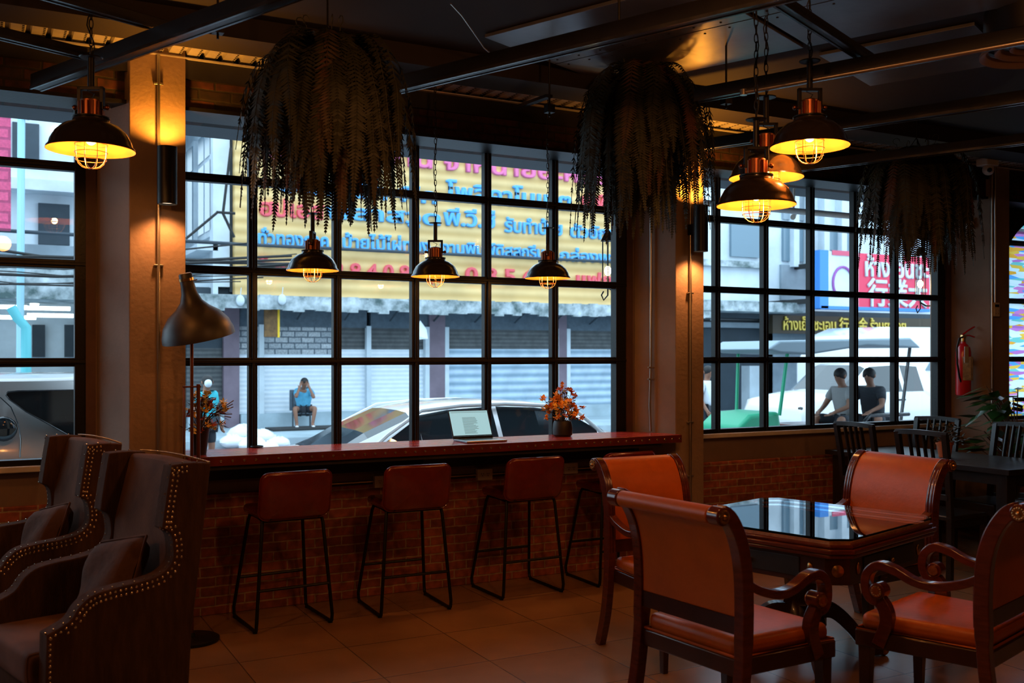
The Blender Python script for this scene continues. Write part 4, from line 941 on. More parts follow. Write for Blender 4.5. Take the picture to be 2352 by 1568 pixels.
# ---------------------------------------------------------------- street outside
def rect(px0, py0, px1, py1, Y):     # box in the facade plane from two picture corners
    x0, z1 = XZ(px0, py0, Y); x1, z0 = XZ(px1, py1, Y); return x0, z0, x1, z1
YF = 24.9
M['white_wall'] = mat('weathered_white_wall', (.70,.78,.84), .8, noise=.25, nscale=.9)
M['grey_wall'] = mat('grey_blue_render', (.33,.40,.46), .85, noise=.35, nscale=.8)
M['dark_wall'] = mat('dark_shopfront', (.045,.065,.085), .7, noise=.4, nscale=.6)
M['band'] = mat('dark_blue_grey_band', (.09,.13,.17), .6, noise=.3)
M['signyellow'] = line_mat('yellow_board_cladding', (.78,.53,.23), (.62,.39,.14), 2, 3.6, .6, .5, noise=.12, dist=.02, nscale=1)
M['shutter_white'] = line_mat('white_roller_shutter', (.84,.88,.92), (.66,.73,.80), 2, 9, .5, .5, noise=.05, dist=.01)
M['shutter_blue'] = line_mat('blue_grey_roller_shutter', (.56,.68,.80), (.24,.36,.47), 2, 4.5, .5, .6, noise=.2, dist=.02, nscale=2)
M['ribbed_dark'] = line_mat('dark_ribbed_panel', (.10,.105,.105), (.05,.055,.06), 2, 9, .6, .5, noise=.3, dist=.01)  # unlit interior above the shutters as dark colour; also one dark shutter
M['grille'] = brick_mat('brick_link_grille', (.50,.52,.54), (.34,.37,.40), (.12,.15,.18), 1, .34, .15, .02, noise=.3)
M['mauve'] = mat('mauve_brown_pillar', (.22,.16,.20), .7, noise=.25, nscale=2)
M['awning'] = mat('mossy_concrete_canopy', (.62,.68,.72), .9, noise=.75, nscale=2.2, col2=(.07,.11,.11))
M['blue_letter'] = mat('sky_blue_letter', (.10,.40,.80), .5)
M['red_letter'] = mat('coral_red_letter', (.78,.10,.13), .5)
M['pink_letter'] = mat('magenta_pink_letter', (.74,.16,.36), .5)
M['asphalt'] = mat('wet_asphalt', (.20,.19,.22), .35, noise=.25, nscale=.8)
M['kerb'] = mat('pale_pavement', (.45,.56,.62), .6, noise=.3, nscale=1.5)
M['car_white'] = mat('white_car_paint', (.86,.88,.90), .15, coat=.8)
M['car_silver'] = mat('champagne_silver_paint', (.36,.34,.33), .28, metal=.5, coat=.8)
M['car_glass'] = mat('tinted_car_glass', (.012,.018,.022), .06, spec=1)
M['rubber'] = mat('tyre_rubber', (.02,.02,.02), .8)
M['winglass'] = mat('house_window_glass', (.16,.24,.30), .15)
M['skin_m'] = mat('brown_skin', (.28,.13,.08), .6)
M['shirt_blue'] = mat('light_blue_shirt', (.12,.48,.72), .8, noise=.3, nscale=12)
M['tee_white'] = mat('white_undershirt', (.75,.82,.86), .8)
M['shorts'] = mat('dark_shorts', (.02,.025,.035), .8)
M['teal_shirt'] = mat('turquoise_shirt', (.03,.42,.50), .8)
M['hair'] = mat('black_hair', (.012,.010,.010), .6)
M['mask'] = mat('pale_face_mask', (.78,.86,.92), .7)
M['shoe'] = mat('white_shoe', (.75,.75,.78), .7)
M['dark_cloth'] = mat('dark_grey_shirt', (.035,.04,.05), .85)
M['pale_cloth'] = mat('pale_grey_shirt', (.30,.30,.30), .85)
M['tube_light'] = emis('lit_fluorescent_tube', (.85, 1.0, 1.0), 7)
M['plastic_bag'] = mat('white_plastic_bag', (.85,.90,.94), .5, bump=.6, bscale=12)

b = MB(); b.bx(-40, YW+.14, -.45, 90, 21.3, -.30); struct(b.build('ground', M['asphalt'], smooth=False))
b = MB(); b.bx(-40, 21.3, -.45, 90, 60, -.15); struct(b.build('ground_pavement', M['kerb'], smooth=False))
b = MB(); b.bx(-40, YW+.14, -.30, 90, 7.6, -.10); struct(b.build('ground_kerb', M['kerb'], smooth=False))
b = MB(); b.bx(-12, YW+.05, 3.30, 30, 7.78, 3.42); tag(b.build('entrance_canopy', mat('blue_grey_soffit', (.085,.105,.125), .7, noise=.15, nscale=1)), 'smooth grey soffit of the canopy outside above the windows', 'canopy')
b = MB(); b.bx(-4.7, YW+.14, 3.4, 13.3, YW+.3, 7); struct(b.build('wall_outer', M['grey_wall'], smooth=False))

# --- the shop row opposite, middle
def slab(name, r, Y, th, m, parent=None, bevel=0):
    x0, z0, x1, z1 = r; k = MB(); k.bx(x0, Y, z0, x1, Y+th, z1); return k.build(name, m, parent, smooth=False, bevel=bevel)
shop = thing('shop_building', 'row of closed shops across the street behind the big window', 'building')
xL, zb = XZ(420, 985, YF); XR = 19.6
k = MB(); k.bx(3.35, YF+.35, -.15, XR, YF+9, 3.3); k.bx(5.35, YF+.2, 3.2, XR, YF+9, 8.6); k.build('wall', M['dark_wall'], shop, smooth=False)
zcol = XZ(700, 690, YF)[1]
for (a, c) in ((513, 549), (985, 1021), (1280, 1300), (1455, 1490)):
    x0, _ = XZ(a, 900, YF); x1, _ = XZ(c, 900, YF); slab('pillar', (x0, -.15, x1, 3.0), YF-.05, .4, M['mauve'], shop)
z1s = XZ(700, 825, YF)[1]; zb2 = XZ(700, 950, YF)[1]
def shutter(a, c, m_low, m_up, zsplit, name='shutter'):
    x0, _ = XZ(a, 900, YF); x1, _ = XZ(c, 900, YF); o = slab(name, (x0, -.02, x1, zsplit), YF+.1, .1, m_low, shop); slab('upper_bay', (x0, zsplit, x1, 2.35), YF+.1, .1, m_up, shop)  # upper part
    slab('shop_fascia', (x0, 2.35, x1, 3.0), YF+.02, .2, M['band'], shop); slab('shop_step', (x0, -.15, x1, .18), YF-.15, .3, M['kerb'], shop)
ZM = XZ(700, 800, YF)[1]
shutter(551, 596, M['shutter_white'], M['grille'], ZM-.15); shutter(596, 772, M['shutter_white'], M['grille'], ZM-.15)
shutter(772, 843, M['shutter_white'], M['ribbed_dark'], ZM-.02); shutter(852, 985, M['shutter_white'], M['ribbed_dark'], ZM-.02)
shutter(1022, 1275, M['shutter_blue'], M['ribbed_dark'], ZM); shutter(1300, 1455, M['shutter_blue'], M['ribbed_dark'], ZM); shutter(430, 512, M['ribbed_dark'], M['dark_wall'], ZM); shutter(1490, 1600, M['shutter_blue'], M['ribbed_dark'], ZM)
for a in (846, 600, 1025, 1277, 1304, 980): x0, _ = XZ(a, 900, YF); k = MB(); k.bx(x0-.06, YF-.06, -.1, x0+.06, YF+.1, 2.4); k.build('shutter_rail', M['edge_pale'] if 'edge_pale' in M else M['white_wall'], shop, smooth=False)
# canopy ledge with broken edge
zt = XZ(700, 664, YF-1.2)[1]; k = MB(); rnd = random.Random(9); n = 60; prof = []
x0c, x1c_ = 3.3, XR
for i in range(n): xa = x0c+(x1c_-x0c)*i/n; xb = x0c+(x1c_-x0c)*(i+1)/n; k.bx(xa, YF-1.25, 2.72+rnd.uniform(-.05, .05), xb, YF-1.15, 3.02+rnd.uniform(-.02, .06))
k.bx(x0c, YF-1.2, 2.96, x1c_, YF+.3, 3.06); cn = k.build('canopy', M['awning'], shop, smooth=False)
k = MB()
for i in range(14): x = 2+i*1.25; k.tube([(x, YF-1.0, 2.97), (x, YF-.02, 2.55)], .025, 6)
k.build('canopy_bracket', M['dark_wall'], cn)
for px in (560, 1010, 1270): x, z = XZ(px, 700, YF-.6); k = MB(); k.bx(x-.5, YF-.62, 2.85, x+.4, YF-.58, 2.90); k.build('tube_lamp', M['white_wall'], shop, smooth=False)

# sign board
r = thing('shop_sign', 'big yellow boarded sign with blue and red Thai lettering across the street', 'sign')
xs0, _ = XZ(540, 650, YF-.1); zs0 = XZ(700, 664, YF-.1)[1]; xs1 = XZ(1520, 600, YF-.1)[0]
k = MB(); k.bx(xs0, YF-.1, 3.06, xs1, YF+.2, 8.4); k.build('board', M['signyellow'], r, smooth=False)
YS = YF-.12
def row(px0, px1, pyb, pyt, body, m, name='lettering', bold=.028, refx=None):
    """letters whose x-height runs between pyb and pyt at the left end; stretched to reach px1"""
    x0, z0 = XZ(px0, pyb, YS); _, zt = XZ(px0, pyt, YS); x1, _ = XZ(px1, pyb, YS)
    size = (zt-z0)/.56; o = text_mesh(name, body, size, m, r, (x0, YS, z0), ext=.05, bold=bold*size)
    w_ = max(v.co.x for v in o.data.vertices)-min(v.co.x for v in o.data.vertices); o.scale = ((x1-x0)/w_, 1, 1); o['kind'] = 'thing'; return o
row(594, 742, 494, 464, 'ฮปเอส', M['red_letter']); row(748, 1010, 500, 474, 'พลาสวูด', M['blue_letter'])
row(1018, 1136, 516, 488, 'พี.วี.ซี', M['blue_letter']); row(1158, 1290, 532, 508, 'รับทำป้าย', M['blue_letter']); row(1308, 1500, 544, 522, 'ตัวอักษร ป้าย', M['blue_letter'])
row(590, 752, 563, 536, 'ทั่วทองภาค', M['blue_letter']); row(784, 985, 570, 546, 'ป้ายไม้ไผ่ทอง', M['blue_letter']); row(1012, 1250, 582, 560, 'งานพิมพ์ดิสสกรีน', M['blue_letter']); row(1284, 1500, 598, 578, 'กล่องพลาสติก', M['blue_letter'])
row(594, 1000, 630, 602, 'โทร 0 2 2 8 4 0 8 7 ,', M['red_letter']); row(1068, 1300, 646, 620, '0 8 5 6 6 1', M['red_letter']); row(1320, 1500, 655, 632, 'แฟกซ์ 0 2', M['red_letter'])
row(640, 1000, 440, 412, 'อะคริลิค ฟิก', M['blue_letter']); row(1025, 1312, 460, 428, 'โพลีคาโบเนต', M['blue_letter']); row(1335, 1500, 480, 452, 'พีพีบอร์ด', M['red_letter'])
row(600, 1480, 349, 314, 'ศูนย์รวมงาน จำหน่ายอะคริลิคใส', M['pink_letter'])
k = MB(); x0, z0 = XZ(590, 572, YS-.3); zc = XZ(1000, 582, YS-.3)[1]; k.tube([(xs0-6, YS-.3, zc+.02), (xs0, YS-.3, zc-.02), (xs1, YS-.3, zc+.03)], .045, 6); tag(k.build('cable_bundle', M['dark_wall']), 'thick dark cable bundle crossing in front of the yellow sign', 'cable')

# hanging things under the canopy
r2 = thing('blade_sign', 'small brown and yellow hanging blade sign left of centre across the street', 'sign', tuple(atY(622, 730, YF-.8)))
k = MB(); k.cb((0, 0, 0), (.32, .08, .92)); k.build('panel', mat('brown_sign_panel', (.26,.13,.04), .6, noise=.5, nscale=8), r2, smooth=False); k = MB(); k.cb((.18, 0, .02), (.05, .10, .98)); k.build('yellow_edge', mat('yellow_sign_edge', (.95,.60,.02), .5), r2, smooth=False)
k = MB(); p = atY(965, 760, YF-1.0); k.add([(0,0,.28), (.22,0,-.2), (-.28,.02,-.24), (-.05,.1,-.1), (.2,.05,.05), (-.2,-.05,-.1)], [(0,4,1),(0,3,2),(1,2,5),(0,1,5),(3,4,0),(2,5,3)]); o = k.build('hanging_bag', M['plastic_bag'], smooth=False); o.location = p; tag(o, 'white plastic bag hanging under the canopy across the street', 'bag')
for i, (px, py) in enumerate(((552, 690), (648, 688), (580, 705))):
    p = atY(px, py, YF-1.3); k = MB(); k.sph((0, 0, 0), .10, 10, 8, (1, .7, 1.3)); k.tube([(0, 0, .1), (.02, 0, .3)], .01, 5); o = k.build('canopy_lamp', M['white_wall']); o.location = p; tag(o, ['white cage lamp under the canopy at the left end', 'white cage lamp under the canopy beside the blade sign', 'small white bulb holder under the canopy left of the blade sign'][i], 'lamp')
p = atY(724, 697, YF-1.0); k = MB(); k.sph((0, 0, 0), .07, 12, 8); o = k.build('round_bulb', emis('cool_bulb', (1, .95, .7), 4)); o.location = p; tag(o, 'small lit round bulb under the canopy across the street', 'light bulb')

# side wall of the shop building, with tall windows, seen at the left of the sign
sw = thing('white_building', 'white building with tall windows left of the yellow sign', 'building')
X5 = 5.05; k = MB(); k.bx(X5, YF+.1, 3.32, X5+.28, 40, 12); k.bx(3.4, 38, 3.32, X5, 40, 12); k.build('wall', M['white_wall'], sw, smooth=False)
for i in range(5):
    y = 25.2+i*2.5
    k = MB(); k.bx(X5-.10, y, 4.6, X5+.02, y+1.9, 7.4); f_ = k.build('window_frame', M['white_wall'], sw, smooth=False)
    for j in range(2): k = MB(); k.bx(X5-.12, y+.12+j*.88, 4.75, X5-.06, y+.86+j*.88, 6.5); k.bx(X5-.12, y+.12+j*.88, 6.62, X5-.06, y+.86+j*.88, 7.28); k.build('pane', M['winglass'], f_, smooth=False)
k = MB(); k.bx(X5-.9, YF+.3, 7.9, X5, 39, 8.1); k.bx(X5-.5, YF+.1, 4.2, X5, 38, 4.35); k.bx(X5-.12, YF+.1, 3.1, X5-.0, YF+.5, 12); k.build('cornice', M['white_wall'], sw, smooth=False)
k = MB(); k.bx(3.3, YF+.5, 3.32, X5, YF+6, 3.42); k.build('lower_roof', M['white_wall'], sw, smooth=False)
# left street: blocks behind window 1
lb = thing('old_shophouse', 'blue-grey old shophouse with balcony behind the far left window', 'building')
k = MB(); k.bx(-8, 26, 3.3, 3.2, 33, 14); k.bx(-8, 30, -.15, 3.2, 33, 4); k.build('wall', M['white_wall'], lb, smooth=False)
x0, z0, x1, z1 = rect(88, 560, 160, 470, 25.9); slab('balcony_window', (x0, z0, x1, z1), 25.9, .2, M['dark_wall'], lb)
x0, z0, x1, z1 = rect(28, 375, 90, 285, 25.9); slab('upper_window', (x0, z0, x1, z1), 25.9, .2, M['dark_wall'], lb)
k = MB(); x0, z0, x1, z1 = rect(28, 690, 200, 640, 24.5); k.bx(-8, 23.5, z0+.1, 2.6, 26.2, z1); k.build('canopy', M['awning'], lb, smooth=False)
k = MB(); k.bx(-8, 25.2, XZ(100, 590, 25.5)[1], 2.4, 26, XZ(100, 565, 25.5)[1]); k.build('balcony_slab', M['grey_wall'], lb, smooth=False)
k = MB(); k.bx(-8, 25.3, XZ(100, 440, 25.5)[1], 2.4, 26, XZ(100, 415, 25.5)[1]); k.build('sun_shade', M['white_wall'], lb, smooth=False)
x0, z0, x1, z1 = rect(-60, 632, 25, 268, 23.3); o = slab('pink_brick_pier', (x0, z0, x1, z1+1), 23.3, .5, brick_mat('pink_brick', (.72,.10,.22), (.60,.08,.18), (.40,.06,.14), 1, .9, .22, .03, noise=.15)); tag(o, 'bright pink brick pier at the left picture edge outside', 'pier')
shopin = thing('open_shop', 'lit open shop under the canopy behind the far left window', 'shop')
k = MB(); k.bx(-8, 29.5, -.15, 3.2, 29.9, 3); k.build('back_wall', M['white_wall'], shopin, smooth=False)
for (px0, px1) in ((75, 105), (150, 172)): x0, z0, x1, z1 = rect(px0, 820, px1, 745, 29); slab('doorway', (x0, z0, x1, z1), 29.3, .1, M['dark_wall'], shopin)
for (px, py, L) in ((100, 707, 1.2), (20, 704, .8), (140, 724, 1.5), (30, 728, 1.0)):
    x, z = XZ(px, py, 27); k = MB(); k.bx(x-L/2, 27, z-.05, x+L/2, 27.1, z+.04); k.build('strip_light', M['tube_light'], shopin, smooth=False)
for (px, py) in ((79, 696), (128, 297)): p = atY(px, py, 25.7); k = MB(); k.sph((0,0,0), .10, 10, 8); o = k.build('street_bulb', M['tube_light']); o.location = p; tag(o, 'round white light under the far left canopy' if py > 500 else 'bright white light beside the large left pendant', 'light bulb')
k = MB(); pp = [atY(*q, 20) for q in ((25, 705), (40, 730), (60, 752), (60, 830), (60, 1000))]; pp[-1].z = -.3; k.tube(pp, .09, 10); tag(k.build('bent_pole', mat('turquoise_pole', (.12,.50,.55), .5)), 'turquoise bent pole seen through the far left window', 'pole')
k = MB(); a = atY(50, 300, 22); c_ = atY(45, 560, 22); k.tube([(a.x, 22, a.z+2), (c_.x, 22, -.2)], .07, 8); k.tube([(a.x+.9, 22, 9.5), (a.x+.6, 22, 7.2), (a.x, 22, 6.4)], .16, 8); tag(k.build('drain_pipe', mat('pale_blue_pipe', (.35,.62,.72), .5)), 'pale blue pipe running up the building at the far left', 'pipe')

# power cables
rnd = random.Random(21)
for i in range(12):
    Yc = rnd.uniform(19, 22); za = 5.2+rnd.uniform(-1.3, .5); zb_ = 3.4+rnd.uniform(-.3, .5); xa, xb = -9, 5.6+rnd.uniform(-1, .6); pts = []
    for j in range(17): t = j/16; pts.append((xa+(xb-xa)*t, Yc, za+(zb_-za)*t-.9*math.sin(PI*t)*rnd.uniform(.9, 1.05)))
    k = MB(); k.tube(pts, rnd.choice((.012, .018, .028)), 5); tag(k.build('power_cable', M['rubber']), 'black power cable sagging across the street at the left', 'cable', 'power cables over the street')
for q in (((500, 487), (427, 548)), ((512, 490), (538, 545)), ((497, 487), (540, 490)), ((530, 340), (512, 490))):
    k = MB(); k.tube([atY(*p_, 22.5) for p_ in q], .032, 6); tag(k.build('pole_stay', M['rubber']), 'dark stay bar of the cable junction in front of the white building', 'bar', 'stay bars of the cable junction')

# people -----------------------------------------------------------
def head(parent, c, r, m, hairm, face=(0,-1,0), hair=True):
    """face details on a skinned head: eyes, nose, ears, hair cap"""
    f_ = Vector(face).normalized(); s = f_.cross(Vector((0,0,1))).normalized(); c = Vector(c)
    k = MB()
    for q in (-1, 1): p = c+f_*r*.86+s*q*r*.36+Vector((0,0,r*.08)); k.sph(p, r*.10, 8, 6)
    k.build('eye', M['hair'], parent)
    if hair: k = MB(); k.sph(c-f_*r*.16+Vector((0,0,r*.28)), r*1.06, 16, 10, (1, 1, 1)); k.build('hair', hairm, parent)
def hand(V, E, Rr, w_, d, spread, idx):
    """palm plus five short finger chains rooted in it"""
    d = Vector(d).normalized(); sp_ = Vector(spread).normalized(); p = V[idx]; palm = len(V); V.append(Vector(p)+d*.07); E.append((idx, palm)); Rr.append((.034, .020))
    for i, o_ in enumerate((-.032, -.011, .011, .032)):
        a = len(V); V.append(V[palm]+sp_*o_+d*.02); E.append((palm, a)); Rr.append(.010); L = (.06, .075, .07, .055)[i]
        V.append(V[a]+d*L*.6+Vector((0, -.008, 0))); E.append((a, a+1)); Rr.append(.009); V.append(V[a+1]+d*L*.4+Vector((0, -.02, 0))); E.append((a+1, a+2)); Rr.append(.008)
    a = len(V); V.append(Vector(p)+d*.03-sp_*.04); E.append((idx, a)); Rr.append(.011); V.append(V[a]+d*.035-sp_*.02); E.append((a, a+1)); Rr.append(.009)
def figure(name_label, loc, rz, J, colors, label, seated=True, cat='person'):
    r = thing('person', label, cat, loc, rz)
    V = []; E = []; R = []
    def n(p, rad, par=None): V.append(Vector(p)); R.append(rad); E.append((par, len(V)-1)) if par is not None else None; return len(V)-1
    pel = n(J['pelvis'], (.15, .12)); wa = n(J['waist'], (.135, .105), pel); chst = n(J['chest'], (.165, .11), wa); nk0 = n(J['neckb'], (.075, .065), chst); nk = n(J['neck'], (.052, .052), nk0)
    h0 = n(Vector(J['head'])-Vector((0,0,.045)), (.072, .078), nk); n(Vector(J['head'])+Vector((0,0,.05)), (.088, .098), h0)
    for s in ('L', 'R'):
        sh = n(J['sh'+s], .062, chst); el = n(J['el'+s], .042, sh); wr = n(J['wr'+s], .029, el)
        hand(V, E, R, wr, Vector(J['wr'+s])-Vector(J['el'+s]), J.get('sp', (1,0,0)), wr)
        hp = n(J['hip'+s], .095, pel); kn = n(J['kn'+s], .062, hp); an = n(J['an'+s], .040, kn); ft = n(J['ft'+s], .036, an)
    skin('body', [tuple(v) for v in V], E, R, colors[0], r)
    # shirt: torso and upper arms, a little larger
    V2 = [J['waist'], J['chest'], J['neckb'], J['shL'], J['shR']]; v3 = []
    sv = [Vector(J['pelvis'])+Vector((0,0,.03))]+[Vector(q) for q in V2]+[Vector(J['shL']).lerp(Vector(J['elL']), .65), Vector(J['shR']).lerp(Vector(J['elR']), .65)]
    skin('shirt', [tuple(v) for v in sv], [(0,1),(1,2),(2,3),(2,4),(2,5),(4,6),(5,7)], [(.185,.155),(.18,.155),(.21,.165),(.085,.08),.088,.088,.068,.068], colors[1], r)
    tv = [Vector(J['pelvis'])]+[Vector(J['hipL']), Vector(J['hipR']), Vector(J['hipL']).lerp(Vector(J['knL']), colors[3]), Vector(J['hipR']).lerp(Vector(J['knR']), colors[3])]
    skin('trousers', [tuple(v) for v in tv], [(0,1),(0,2),(1,3),(2,4)], [(.17,.14),.112,.112,.085,.085], colors[2], r)
    for s in ('L', 'R'): k = MB(); a = Vector(J['ft'+s]); an = Vector(J['an'+s]); k.sph(((a.x+an.x)/2, (a.y+an.y)/2-.01, a.z), .06, 12, 8, (.75, 1.9, .62)); k.build('shoe', M['shoe'], r)
    hc = Vector(J['head'])+Vector((0,0,.01)); fd = J.get('face', (0,-1,0)); head(r, hc, .092, colors[0], M['hair'], fd)
    k = MB(); ff = Vector(fd).normalized(); k.sph(hc+ff*.098+Vector((0,0,-.012)), .016, 8, 6, (.8, 1, 1.3)); k.build('nose', colors[0], r)
    ss = ff.cross(Vector((0,0,1))).normalized(); k = MB()
    for q in (-1, 1): k.sph(hc+ss*q*.088-ff*.01, .024, 8, 6, (.5, 1, 1.4))
    k.build('ear', colors[0], r)
    return r
SEAT = dict(pelvis=(0, .05, .42), waist=(0, .02, .60), chest=(0, -.06, .80), neckb=(0, -.12, .95), neck=(0, -.14, 1.00), head=(.02, -.18, 1.10), face=(.2, -1, -.1),
            shL=(-.17, -.08, .90), elL=(-.19, -.36, .76), wrL=(-.10, -.30, 1.00), shR=(.17, -.08, .90), elR=(.24, -.36, .74), wrR=(.13, -.30, 1.00),
            hipL=(-.10, .0, .42), knL=(-.22, -.40, .50), anL=(-.17, -.42, .09), ftL=(-.17, -.56, .05), hipR=(.10, .0, .42), knR=(.27, -.38, .50), anR=(.20, -.42, .09), ftR=(.24, -.56, .05))
g = atZ(708, 984, -.15)
figure('', (g.x+.02, g.y+.48, -.15), -.25, SEAT, (M['skin_m'], M['shirt_blue'], M['shorts'], .70), 'person in light blue shirt sitting across the street, hands at the head')
r = thing('folding_chair', 'dark folding chair under the seated person across the street', 'chair', (g.x, g.y+.55, -.15), -.25)
k = MB(); k.bx(-.24, -.22, .33, .22, .25, .37); k.build('seat', M['band'], r, bevel=.01); k = MB(); k.bx(-.30, .24, .40, .20, .28, .92); k.build('backrest', M['band'], r, bevel=.02)
for x in (-.22, .2):
    for y in (-.2, .24): k = MB(); k.tube([(x, y, 0), (x, y, .35 if y < 0 else .85)], .014, 6); k.build('leg', M['dark_wall'], r)
k = MB(); k.bx(g.x-1.0, g.y-.55, -.15, g.x+1.0, g.y+.25, -.10); tag(k.build('dark_slab', M['rubber'], bevel=.02, smooth=False), 'long dark slab lying at the feet of the seated person', 'drain cover')  # flat black slab for a dark patch on the pavement
STAND = dict(pelvis=(0, .0, .92), waist=(0, -.01, 1.08), chest=(0, -.02, 1.30), neckb=(0, -.02, 1.44), neck=(0, -.02, 1.50), head=(0, -.05, 1.61), face=(-.5, -1, 0),
             shL=(-.17, -.02, 1.40), elL=(-.24, -.03, 1.12), wrL=(-.22, -.16, .90), shR=(.17, -.02, 1.40), elR=(.25, .02, 1.12), wrR=(.24, -.10, .88), sp=(0, 1, 0),
             hipL=(-.09, 0, .90), knL=(-.11, -.03, .50), anL=(-.11, 0, .09), ftL=(-.12, -.13, .05), hipR=(.09, 0, .90), knR=(.11, -.03, .50), anR=(.11, .02, .09), ftR=(.13, -.11, .05))
p = atY(472, 900, 16.5); o = figure('', (p.x, 16.5, -.62), .5, STAND, (M['skin_m'], M['teal_shirt'], M['shorts'], .95), 'person in turquoise shirt and white face mask left of the big window')
o.location.z = -.30; o.scale = (.93,)*3
hc = Vector(STAND['head']); k = MB(); k.sph(hc+Vector((-.03, -.055, -.01)), .078, 14, 10, (.85, .8, .9)); k.build('face_mask', M['mask'], o)

# parked cars ------------------------------------------------------
def car(st, w, parent, body, glasspanes=True):
    """st: list of (x, z_low, z_belt, z_roof, w_belt, w_roof, kind) sections along x; kind of the bay to the next section: b body, g glass side, f windscreen"""
    kb = MB(); kg = MB(); N = len(st)
    def sec(q):
        x, zl, zb_, zr, wb, wr = q[:6]
        L = [(x, -wb*.92, zl), (x, -wb, zl+.18), (x, -wb, (zl+zb_)/2+.1), (x, -wb*.97, zb_)]
        L += [(x, -wr-(wb*.97-wr)*.12, zr-.06*(zr > zb_+.05)), (x, -wr*.86, zr-.012*(zr > zb_+.05)), (x, -wr*.4, zr)] if True else []
        return L+[(a, -b_, c) for a, b_, c in L[::-1]]
    S = [sec(q) for q in st]; m = len(S[0])
    for i in range(N-1):
        for j in range(m-1):
            fcs = [S[i][j], S[i+1][j], S[i+1][j+1], S[i][j+1]]; kind = st[i][6]
            isg = (kind == 'g' and j in (3, m-5)) or (kind == 'f' and 4 <= j <= m-6)
            (kg if isg else kb).add(fcs, [(0,1,2,3)])
    for q, S0 in ((0, S[0]), (-1, S[-1])): kb.add(S0, [tuple(range(m))])
    import bmesh
    o = kb.build('body', body, parent, sub=0, flipfix=False); 
    for oo in (o,):
        bm = bmesh.new(); bm.from_mesh(oo.data); bmesh.ops.remove_doubles(bm, verts=bm.verts, dist=.001); bmesh.ops.recalc_face_normals(bm, faces=bm.faces); bm.to_mesh(oo.data); bm.free(); oo.data.polygons.foreach_set('use_smooth', [True]*len(oo.data.polygons)); oo.data.set_sharp_from_angle(angle=math.radians(50))
    kg.build('window_glass', M['car_glass'], parent, flipfix=False, ang=60)
    return o
def wheels(parent, xs, w, r, ground):
    for x in xs:
        for s in (-1, 1):
            k = MB(); k.lathe([(0, 0), (r*.6, 0), (r*.62, -.02), (r, -.02), (r, .18), (0, .18)], 28, (x, s*(w-.18) if s > 0 else -w, ground+r), Matrix.Rotation(-PI/2, 3, 'X')); wo = k.build('wheel', M['rubber'], parent)
            k = MB(); k.lathe([(0, 0), (r*.55, 0), (r*.55, .01), (0, .02)], 20, (x, s*(w+.0)*1.0, ground+r), Matrix.Rotation(s*-PI/2, 3, 'X')); k.build('hub_cap', M['edge_steel'], wo)
r = thing('parked_sedan', 'white sedan parked right outside behind the laptop and flower vase', 'car', (0, 9.75, 0)); G = -.30
s0x = 1.65; q = lambda x, zl, zb_, zr, wb, wr, kd: (s0x+x, G+zl, G+zb_, G+zr, wb, wr, kd)
fine = [q(0,.35,.62,.63,.72,.60,'b'), q(.12,.22,.72,.74,.82,.62,'b'), q(.9,.2,.90,.94,.86,.64,'b'), q(1.25,.2,.95,1.00,.86,.64,'f'), q(1.6,.2,.96,1.20,.865,.60,'f'), q(2.05,.2,.97,1.385,.87,.565,'b'), q(2.12,.2,.97,1.405,.87,.56,'g'), q(2.45,.2,.97,1.455,.87,.555,'g'), q(2.95,.2,.975,1.475,.87,.555,'b'), q(3.0,.2,.975,1.475,.87,.555,'g'), q(3.45,.2,.98,1.455,.87,.555,'g'), q(3.80,.2,.99,1.41,.86,.56,'b'), q(3.95,.2,.99,1.385,.86,.56,'f'), q(4.35,.22,1.0,1.14,.85,.60,'b'), q(4.7,.25,.98,1.03,.83,.62,'b'), q(4.85,.35,.85,.9,.75,.6,'b')]
# side glass of the front bay follows the pillar
car(fine, .87, r, M['car_white']); wheels(r, (s0x+.85, s0x+3.9), .86, .31, G)
k = MB()
for s in (-1, 1):
    k.tube([(s0x+1.45, s*.85, G+.97), (s0x+1.75, s*.77, G+1.18), (s0x+2.15, s*.64, G+1.395), (s0x+2.6, s*.615, G+1.435), (s0x+3.1, s*.61, G+1.44), (s0x+3.6, s*.62, G+1.41), (s0x+3.95, s*.68, G+1.33), (s0x+4.25, s*.80, G+1.05)], .022, 8)
k.build('window_trim', M['car_white'], r)
k = MB(); k.add([(s0x+1.50, -.845, G+.985), (s0x+1.78, -.79, G+1.15), (s0x+2.10, -.68, G+1.33), (s0x+2.10, -.85, G+.985)], [(0,3,2,1)]); k.add([(s0x+3.82, -.645, G+1.34), (s0x+4.12, -.75, G+1.16), (s0x+4.15, -.845, G+1.0), (s0x+3.82, -.848, G+.995)], [(0,1,2,3)]); k.build('quarter_glass', M['car_glass'], r, smooth=False, flipfix=False)
# suv behind window 1
r = thing('parked_suv', 'silver sport utility car parked outside the far left window', 'car', (0, 9.5, 0)); e0 = -3.2
q = lambda x, zl, zb_, zr, wb, wr, kd: (x, G+zl, G+zb_, G+zr, wb, wr, kd)
Xe = 1.50
fine = [q(-3.2,.4,.8,.95,.80,.65,'b'), q(-3.0,.25,1.0,1.06,.90,.68,'b'), q(-2.1,.25,1.08,1.14,.92,.70,'f'), q(-1.3,.25,1.10,1.70,.92,.66,'b'), q(-1.1,.25,1.1,1.77,.92,.66,'g'), q(-.35,.25,1.1,1.80,.92,.66,'b'), q(1.05,.25,1.08,1.79,.92,.66,'b'), q(1.22,.25,1.08,1.74,.90,.64,'b'), q(Xe-.08,.35,1.05,1.30,.86,.62,'b'), q(Xe,.5,.9,1.1,.8,.6,'b')]
car(fine, .92, r, M['car_silver']); wheels(r, (-2.3, .55), .91, .36, G)
a1, a2, a3 = atY(17, 899, 8.72), atY(190, 894, 8.72), atY(190, 1018, 8.66)
